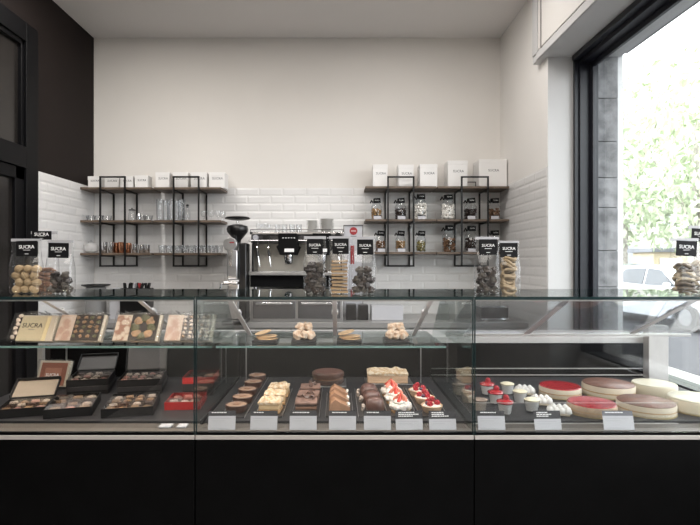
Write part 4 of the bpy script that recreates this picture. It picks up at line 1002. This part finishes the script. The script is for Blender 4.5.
# ------------------------------------------------------------------ chocolate boxes on the left deck
gbox_m = mat('charcoal box board', (.008, .008, .009), .5, 0, .2, 20, spec=.3); inner_m = mat('cream box lining', (.19, .16, .125), .6, 0, .05, 20)
def tray_mesh(w, d, h, th=.003):
    m = MB(); m.bb(-w/2, w/2, 0, d, 0, .003)
    m.bb(-w/2, w/2, 0, th, .003, h); m.bb(-w/2, w/2, d-th, d, .003, h); m.bb(-w/2, -w/2+th, th, d-th, .003, h); m.bb(w/2-th, w/2, th, d-th, .003, h)
    return m
def choc_box(fl, rz, w, d, z, h, label, where, lid=None, bm=gbox_m, nx=3, ny=4, stacked=False, kinds=(0, 2, 3, 4), ws=1, lidm=None):
    # fl: front-left corner at deck level
    c, s = math.cos(rz), math.sin(rz)
    org = Vector((fl[0]+w/2*c, fl[1]+w/2*s, z))
    t = thing('chocolate_box', label, 'chocolate box', org, (0, 0, rz), 'open chocolate boxes', local=True)
    part('box_tray', tray_mesh(w, d, h), bm, t)
    part('insert', MB().bb(-w/2+.004, w/2-.004, .004, d-.004, .0032, .006), inner_m, t)
    m = MB(); cw_, cd = (w-.012)/nx, (d-.012)/ny
    for i in range(1, nx): m.bb(-w/2+.006+i*cw_-.0007, -w/2+.006+i*cw_+.0007, .005, d-.005, .006, h-.006)
    for j in range(1, ny): m.bb(-w/2+.005, w/2-.005, .006+j*cd-.0007, .006+j*cd+.0007, .006, h-.006)
    part('divider', m, mat('brown divider card', (.12, .08, .06), .6, 0, .1, 20), t)
    part('clear_cover', MB().bb(-w/2+.003, w/2-.003, .003, d-.003, h+.0002, h+.001), cover_m, t)
    if lid:
        ang, L_ = lid
        r_ = rotm(R(ang), 0, 0); m = MB()
        for (p, q) in (((0, L_/2, .0015), (w, L_, .003)), ((-w/2+.0015, L_/2, -.006), (.003, L_, .015)), ((w/2-.0015, L_/2, -.006), (.003, L_, .015)), ((0, L_-.0015, -.006), (w, .003, .015))):
            p = Vector(p); p.z = -p.z if False else p.z
            m.box(r_ @ Vector((p[0], p[1], -p[2]))+Vector((0, d+.006, h+.002)), q, r_)
        l_ = part('lid', m, bm, t)
        part('lid_lining', MB().box(r_ @ Vector((0, L_/2, .0007))+Vector((0, d+.006, h+.002)), (w-.012, L_-.010, .001), r_), lidm or inner_m, l_)
    M = Matrix.Translation(org) @ Matrix.Rotation(rz, 4, 'Z')
    for i in range(nx):
        for j in range(ny):
            p = M @ Vector((-w/2+.006+(i+.5)*cw_, .006+(j+.5)*cd, .0062))
            k = kinds[(i*2+j*3+rnd.randint(0, 2)) % len(kinds)]
            r0 = min(cw_, cd)*.43; m = MB()
            if (i+j) % 2: m.lathe([(r0*.95, 0), (r0, .003), (r0*.8, h-.012), (r0*.3, h-.0085), (.001, h-.008)], p, 14)
            else: m.box(p+Vector((0, 0, (h-.009)/2)), (r0*1.9, r0*1.9, h-.009), rotm(0, 0, rz+.1), .8)
            solo('praline', m, bonm[k], f'filled praline inside {where}', 'praline', f'pralines in {where}', org=p, bev=.001)
    return t
ZD = DZ+.0005
def deckpt(px, py): q = at(px, py, DZ); return (q.x, q.y)
choc_box((-1.232, 1.815), R(17), .160, .150, ZD, .033, 'open charcoal chocolate box with cream lid lining, leftmost at the front', 'the leftmost front chocolate box', lid=(24, .11), nx=4, ny=3, kinds=(0, 2, 4, 2, 3))
choc_box((-1.060, 1.815), R(17), .160, .215, ZD, .033, 'open charcoal chocolate box, middle of the three in front', 'the middle front chocolate box', nx=3, ny=4, kinds=(0, 2, 4, 2, 3, 0))
choc_box((-.858, 1.825), R(13), .180, .215, ZD, .033, 'open charcoal chocolate box, rightmost of the three in front', 'the right front chocolate box', nx=4, ny=4, kinds=(0, 2, 0, 3))
# closed boxes under the rear ones
def closed_box(fl, rz, w, d, h, label):
    c, s = math.cos(rz), math.sin(rz); org = Vector((fl[0]+w/2*c, fl[1]+w/2*s, ZD))
    t = thing('closed_box', label, 'box', org, (0, 0, rz), 'closed charcoal boxes', local=True)
    part('box_body', MB().bb(-w/2+.001, w/2-.001, .001, d-.001, 0, h*.7), gbox_m, t, bev=.001)
    part('lid', MB().bb(-w/2, w/2, 0, d, h*.45, h), mat('charcoal lid', (.02, .02, .022), .4, 0, .2, 20), t, bev=.001)
closed_box((-1.150, 2.135), R(15), .165, .205, .034, 'closed charcoal box stacked under the left rear open box')
choc_box((-1.150, 2.135), R(15), .165, .185, ZD+.0345, .030, 'open charcoal box on a closed one, left of the two at the rear', 'the left rear chocolate box', lid=(28, .105), nx=4, ny=3, kinds=(2, 4, 3, 4), lidm=mat('grey lining', (.03, .028, .028), .5, 0, .1, 20))
closed_box((-.935, 2.135), R(12), .180, .205, .034, 'closed charcoal box stacked under the right rear open box')
choc_box((-.935, 2.135), R(12), .180, .180, ZD+.0345, .030, 'open charcoal box on a closed one with its grey lid up, right rear', 'the right rear chocolate box', lid=(66, .135), nx=5, ny=3, kinds=(2, 4, 3, 4), lidm=mat('grey lining light', (.055, .05, .05), .5, 0, .1, 20))
# wrapped brown box with printed name, leaning
t = thing('gift_pack', 'small brown wrapped pack leaning behind the leftmost open box', 'gift pack', (X(50, 2.25), 2.25, ZD+.0085), (R(-22), 0, R(-4)), 'packs on the deck', local=True)
part('easel', MB().prism([(.0205, .012), (.028, .015), (.030, .08), (.0205, .08)], 'x', -.02, .02), plast_m, t)
part('box', MB().bb(-.072, .072, 0, .018, .002, .118), mat('ivory box card', (.7, .65, .55), .5), t, bev=.001)
f = part('front_card', MB().bb(-.060, .060, -.002, 0, .006, .108), mat('rust brown card', (.22, .075, .045), .5, 0, .1, 15), t)
lettering('SUCRA', .020, part('inner_panel', MB().bb(-.038, .038, -.0035, -.002, .02, .085), mat('lighter rust card', (.34, .15, .10), .5, 0, .1, 15), f), (0, -.004, .052), m=txt_m, bold=0)
part('clear_wrap', MB().bb(-.078, .078, -.010, .020, 0, .122), cello_m, t, bev=.003)
# red boxes
redb = mat('red box board', (.33, .012, .012), .35, 0, .15, 15)
t = choc_box((-.662, 1.925), R(5), .135, .145, ZD, .030, 'red chocolate box with pale wrapped top, front one beside the divider', 'the front red box', bm=redb, nx=3, ny=2, kinds=(2, 4, 2))
choc_box((-.655, 2.125), R(5), .130, .150, ZD+.0525, .026, 'red box of black and pink balls, raised behind the other red box', 'the rear red box', bm=redb, nx=3, ny=3, kinds=(3, 4))
o = closed_box((-.655, 2.125), R(5), .130, .150, .052, 'closed charcoal box stacked under the rear red box')
solo('barcode_tag', MB().bb(X(160, 1.76), X(172, 1.76), 1.742, 1.778, .8265, .832), card_m, 'small white tag lying on the vent strip left of the divider', 'tag', bev=.001)
solo('barcode_tag', MB().bb(X(178, 1.76), X(187, 1.76), 1.742, 1.778, .8265, .832), card_m, 'smaller white tag lying on the vent strip nearest the divider', 'tag', bev=.001)
solo('paper_sheet', MB().bb(.64, .95, 2.55, 2.70, WZ+.0005, WZ+.0025), card_m, 'sheet of white paper lying on the rear worktop of the right counter', 'paper')

# ------------------------------------------------------------------ bags standing on the glass top
def bag(pc, D, wpx, ytop, label, where, kind, lab=None, fill=.5, rz=0, d=.062, m_=None, tilt=0):
    x = X(pc, D); w = wpx*D/F; zb = TZ+.0004; h = (EYE-zb)-(ytop-VY)*D/F
    t = thing('biscuit_bag', label, 'bag', (x, D, zb), (0, 0, R(rz)), 'labelled biscuit bags on the counter', local=True)
    m = MB(); n = 30; lv = [(0, .455, .42), (.02, .485, .47), (.06, .5, .5), (.30, .5, .5), (.5, .5, .47), (.62, .48, .32), (.72, .485, .12), (.80, .49, .035), (1.0, .49, .015)]
    for j, (f, a, b) in enumerate(lv):
        for i in range(n):
            th = 2*math.pi*i/n; cc, ss = math.cos(th), math.sin(th)
            k = 1+.035*noise.noise(Vector((cc*2, ss*2, f*5+pc)))*(0 if f > .75 else 1)
            m.v.append(Vector((math.copysign(abs(cc)**.55, cc)*a*w*k, math.copysign(abs(ss)**.6, ss)*b*d*k, f*h)))
    for j in range(len(lv)-1):
        for i in range(n): q = (i+1) % n; m.f.append((j*n+i, j*n+q, (j+1)*n+q, (j+1)*n+i))
    m.f.append(tuple(range(n-1, -1, -1)))
    part('clear_bag', m, cello_m, t)
    part('top_fold', MB().bb(-w*.49, w*.49, -.0016, .0016, h*.955, h+.001), mat('frosted fold', (.40, .40, .42), .4), t)
    x0, x1, y0, y1 = lab
    lx0 = X(x0, D)-x; lx1 = X(x1, D)-x; lz1 = EYE-(y0-VY)*D/F-zb; lz0 = EYE-(y1-VY)*D/F-zb
    yy = -.0105
    l_ = part('label_card', MB().box(((lx0+lx1)/2, yy, (lz0+lz1)/2), (lx1-lx0, .0015, lz1-lz0), rotm(0, R(tilt), 0)), blab_m, t)
    sz = (lx1-lx0)*.235
    lettering('SUCRA', sz, l_, ((lx0+lx1)/2, yy-.0012, lz0+(lz1-lz0)*.60), (R(90), R(0), 0) if not tilt else (R(90), R(tilt), 0), m=txt_m, bold=0)
    mm = MB(); cxl = (lx0+lx1)/2
    mm.bb(cxl-.013, cxl+.013, yy-.0012, yy-.0008, lz0+(lz1-lz0)*.39, lz0+(lz1-lz0)*.415); mm.bb(cxl-.007, cxl+.007, yy-.0012, yy-.0008, lz0+(lz1-lz0)*.14, lz0+(lz1-lz0)*.17)
    part('small_print', mm, txt_m, l_)
    # contents
    rg = random.Random(int(pc*7)); ct = Matrix.Translation(t.location) @ Matrix.Rotation(R(rz), 4, 'Z')
    iw, idp = w*.90, d*.80; Hf = h*fill
    def put(name, mb, mt, p, cat, lb):
        o = mkobj(name, mb, mt); o.location = ct @ Vector(p); o.rotation_euler = (0, 0, R(rz)); o['label'] = lb; o['category'] = cat; o['group'] = f'{cat}s in {where}'
    if kind == 'ball':
        r = .0175; nx = max(1, int(iw/(1.9*r))); ny = max(1, int(idp/(1.7*r))); z = r*.95; L_ = 0
        while z < Hf:
            for i in range(nx):
                for j in range(ny):
                    xx = (i-(nx-1)/2)*(iw/nx)*.93+(.006 if L_ % 2 else -.004)+rg.uniform(-.002, .002); yv = (j-(ny-1)/2)*idp/ny
                    rt = rotm(rg.uniform(-1, 1), rg.uniform(-1, 1), rg.uniform(0, 3))
                    m = MB().lathe([(.001, -r*.8), (r*.6, -r*.68), (r*.97, -r*.2), (r*.88, 0), (r*.97, r*.2), (r*.6, r*.68), (.001, r*.8)], n=18, rot=rt)
                    put('round_biscuit', m, m_, (xx, yv, z), 'biscuit', f'round pale sandwich biscuit inside {where}')
            z += r*1.4; L_ += 1
    elif kind == 'chunk':
        r = .0150; nx = max(1, int(iw/(1.6*r))); ny = max(1, int(idp/(2.0*r))); z = r; L_ = 0
        while z < Hf:
            kx = nx-(1 if L_ % 2 or z > Hf*.85 else 0)
            for i in range(kx):
                for j in range(ny):
                    xx = (i-(kx-1)/2)*(iw/nx)+rg.uniform(-.003, .003); yv = (j-(ny-1)/2)*idp/ny+rg.uniform(-.002, .002)
                    q = rg.uniform(.8, 1.15)
                    m = MB().lump((0, 0, 0), (r*q, r*q*.9, r*.85), rg.randint(0, 99), .5, 1.8, 11, 8)
                    put('biscuit_chunk', m, m_ if not isinstance(m_, tuple) else m_[rg.randint(0, len(m_)-1)], (xx, yv, z), 'chunk', f'rough dark biscuit piece inside {where}')
            z += r*1.2; L_ += 1
    elif kind == 'slab':
        z = .003
        while z < Hf:
            m = MB().box((0, 0, 0), (iw*.84*rg.uniform(.9, 1.0), idp*.86, .0075), rotm(R(rg.uniform(-1.5, 1.5)), R(rg.uniform(-4, 4)), R(rg.uniform(-4, 4))))
            put('flat_cracker', m, m_, (rg.uniform(-.002, .002), 0, z+.004), 'cracker', f'flat tan cracker stacked inside {where}')
            z += .0125
    elif kind == 'stick':
        z = .008; L_ = 0
        while z < Hf:
            for j in range(3):
                a = rg.uniform(-.6, .6)
                m = MB().lump((0, 0, 0), (iw*.42, .009, .007), rg.randint(0, 99), .2, 2.5, 14, 8, rot=rotm(0, a*.5, a*.4))
                put('finger_biscuit', m, m_, (rg.uniform(-.003, .003), (j-1)*idp*.3, z), 'finger biscuit', f'reddish brown finger biscuit inside {where}')
            z += .0155
    elif kind == 'ring':
        z = .008
        while z < Hf:
            for j in range(2):
                r = iw*.29; ra = rotm(R(rg.uniform(55, 125)) if rg.random() < .5 else R(rg.uniform(-18, 18)), R(rg.uniform(-20, 20)), 0)
                m = MB().tube([ra @ Vector((r*math.cos(q*.524), r*.62*math.sin(q*.524), .004*math.sin(q*1.05))) for q in range(12)], .0058, 8, closed=True)
                put('curled_biscuit', m, m_ if not isinstance(m_, tuple) else m_[rg.randint(0, len(m_)-1)], (rg.uniform(-.006, .006), (j-.5)*idp*.4, z+.004), 'curled biscuit', f'looped biscuit curl inside {where}')
            z += .013
ballm = mat('pale round biscuit', (.42, .30, .16), .6, 0, .3, 30, .2); dchunk = (mat('dark chocolate bark', (.020, .012, .010), .4, 0, .5, 70, .4), mat('brown nut bark', (.045, .028, .019), .5, 0, .6, 70, .4), mat('grey dusted bark', (.085, .07, .055), .6, 0, .6, 70, .4))
tanm = mat('tan cracker', (.40, .26, .13), .7, 0, .35, 30, .3); pinkst = mat('reddish finger biscuit', (.28, .13, .07), .6, 0, .35, 40, .3)
palem = mat('pale curl pastry', (.36, .27, .16), .6, 0, .35, 40, .3); greym = (mat('cocoa curl', (.13, .10, .07), .6, 0, .4, 40), mat('beige curl', (.40, .33, .23), .6, 0, .3, 40))
bag(44.5, 1.99, 27, 231.5, 'tall bag of reddish finger biscuits standing behind the two leftmost bags', 'the bag behind the two leftmost bags', 'stick', (33.5, 53, 231.2, 239.8), .42, m_=pinkst, d=.05)
bag(26.5, 1.86, 31, 239, 'wide clear bag of round pale biscuits, leftmost on the counter', 'the leftmost bag', 'ball', (18, 39, 241, 256.3), .50, m_=ballm, tilt=-1)
bag(60.5, 1.86, 26.5, 240.5, 'clear bag of dark bark pieces, right of the round biscuits', 'the second bag from the left', 'chunk', (50, 70.2, 243, 258), .42, m_=dchunk, tilt=1)
bag(315, 1.86, 22.5, 236.5, 'clear bag of dark chocolate bark, left of the three central bags', 'the left central bag', 'chunk', (307, 323, 239, 254.6), .50, m_=dchunk)
bag(339.5, 1.86, 21.5, 236.5, 'clear bag of stacked tan crackers, middle of the three central bags', 'the middle central bag', 'slab', (332.5, 348.6, 238.6, 254), .55, m_=tanm)
bag(363.5, 1.86, 24, 237, 'clear bag of dark bark, right of the three central bags', 'the right central bag', 'chunk', (357, 373, 239.6, 254.8), .42, m_=dchunk)
bag(487, 1.86, 24.5, 237, 'clear bag of dark bark with grey specks, left of the right hand pair', 'the left bag of the right hand pair', 'chunk', (478.6, 496, 239.4, 255), .50, m_=dchunk)
bag(508.5, 1.87, 21, 241, 'clear bag of pale curled pastries, right of the right hand pair', 'the right bag of the right hand pair', 'ring', (499.2, 516.6, 243, 257.4), .70, m_=palem)
bag(684.5, 1.83, 30, 238.5, 'clear bag of cocoa and beige curls, in front at the far right', 'the front bag at the far right', 'ring', (673.5, 695, 241, 256.2), .55, m_=greym, rz=4, tilt=3)
bag(701, 1.95, 27, 226, 'clear bag behind the far right one, cut by the picture edge', 'the rearmost bag at the far right', 'ring', (689, 709, 229, 242), .40, m_=greym, rz=3, tilt=4)
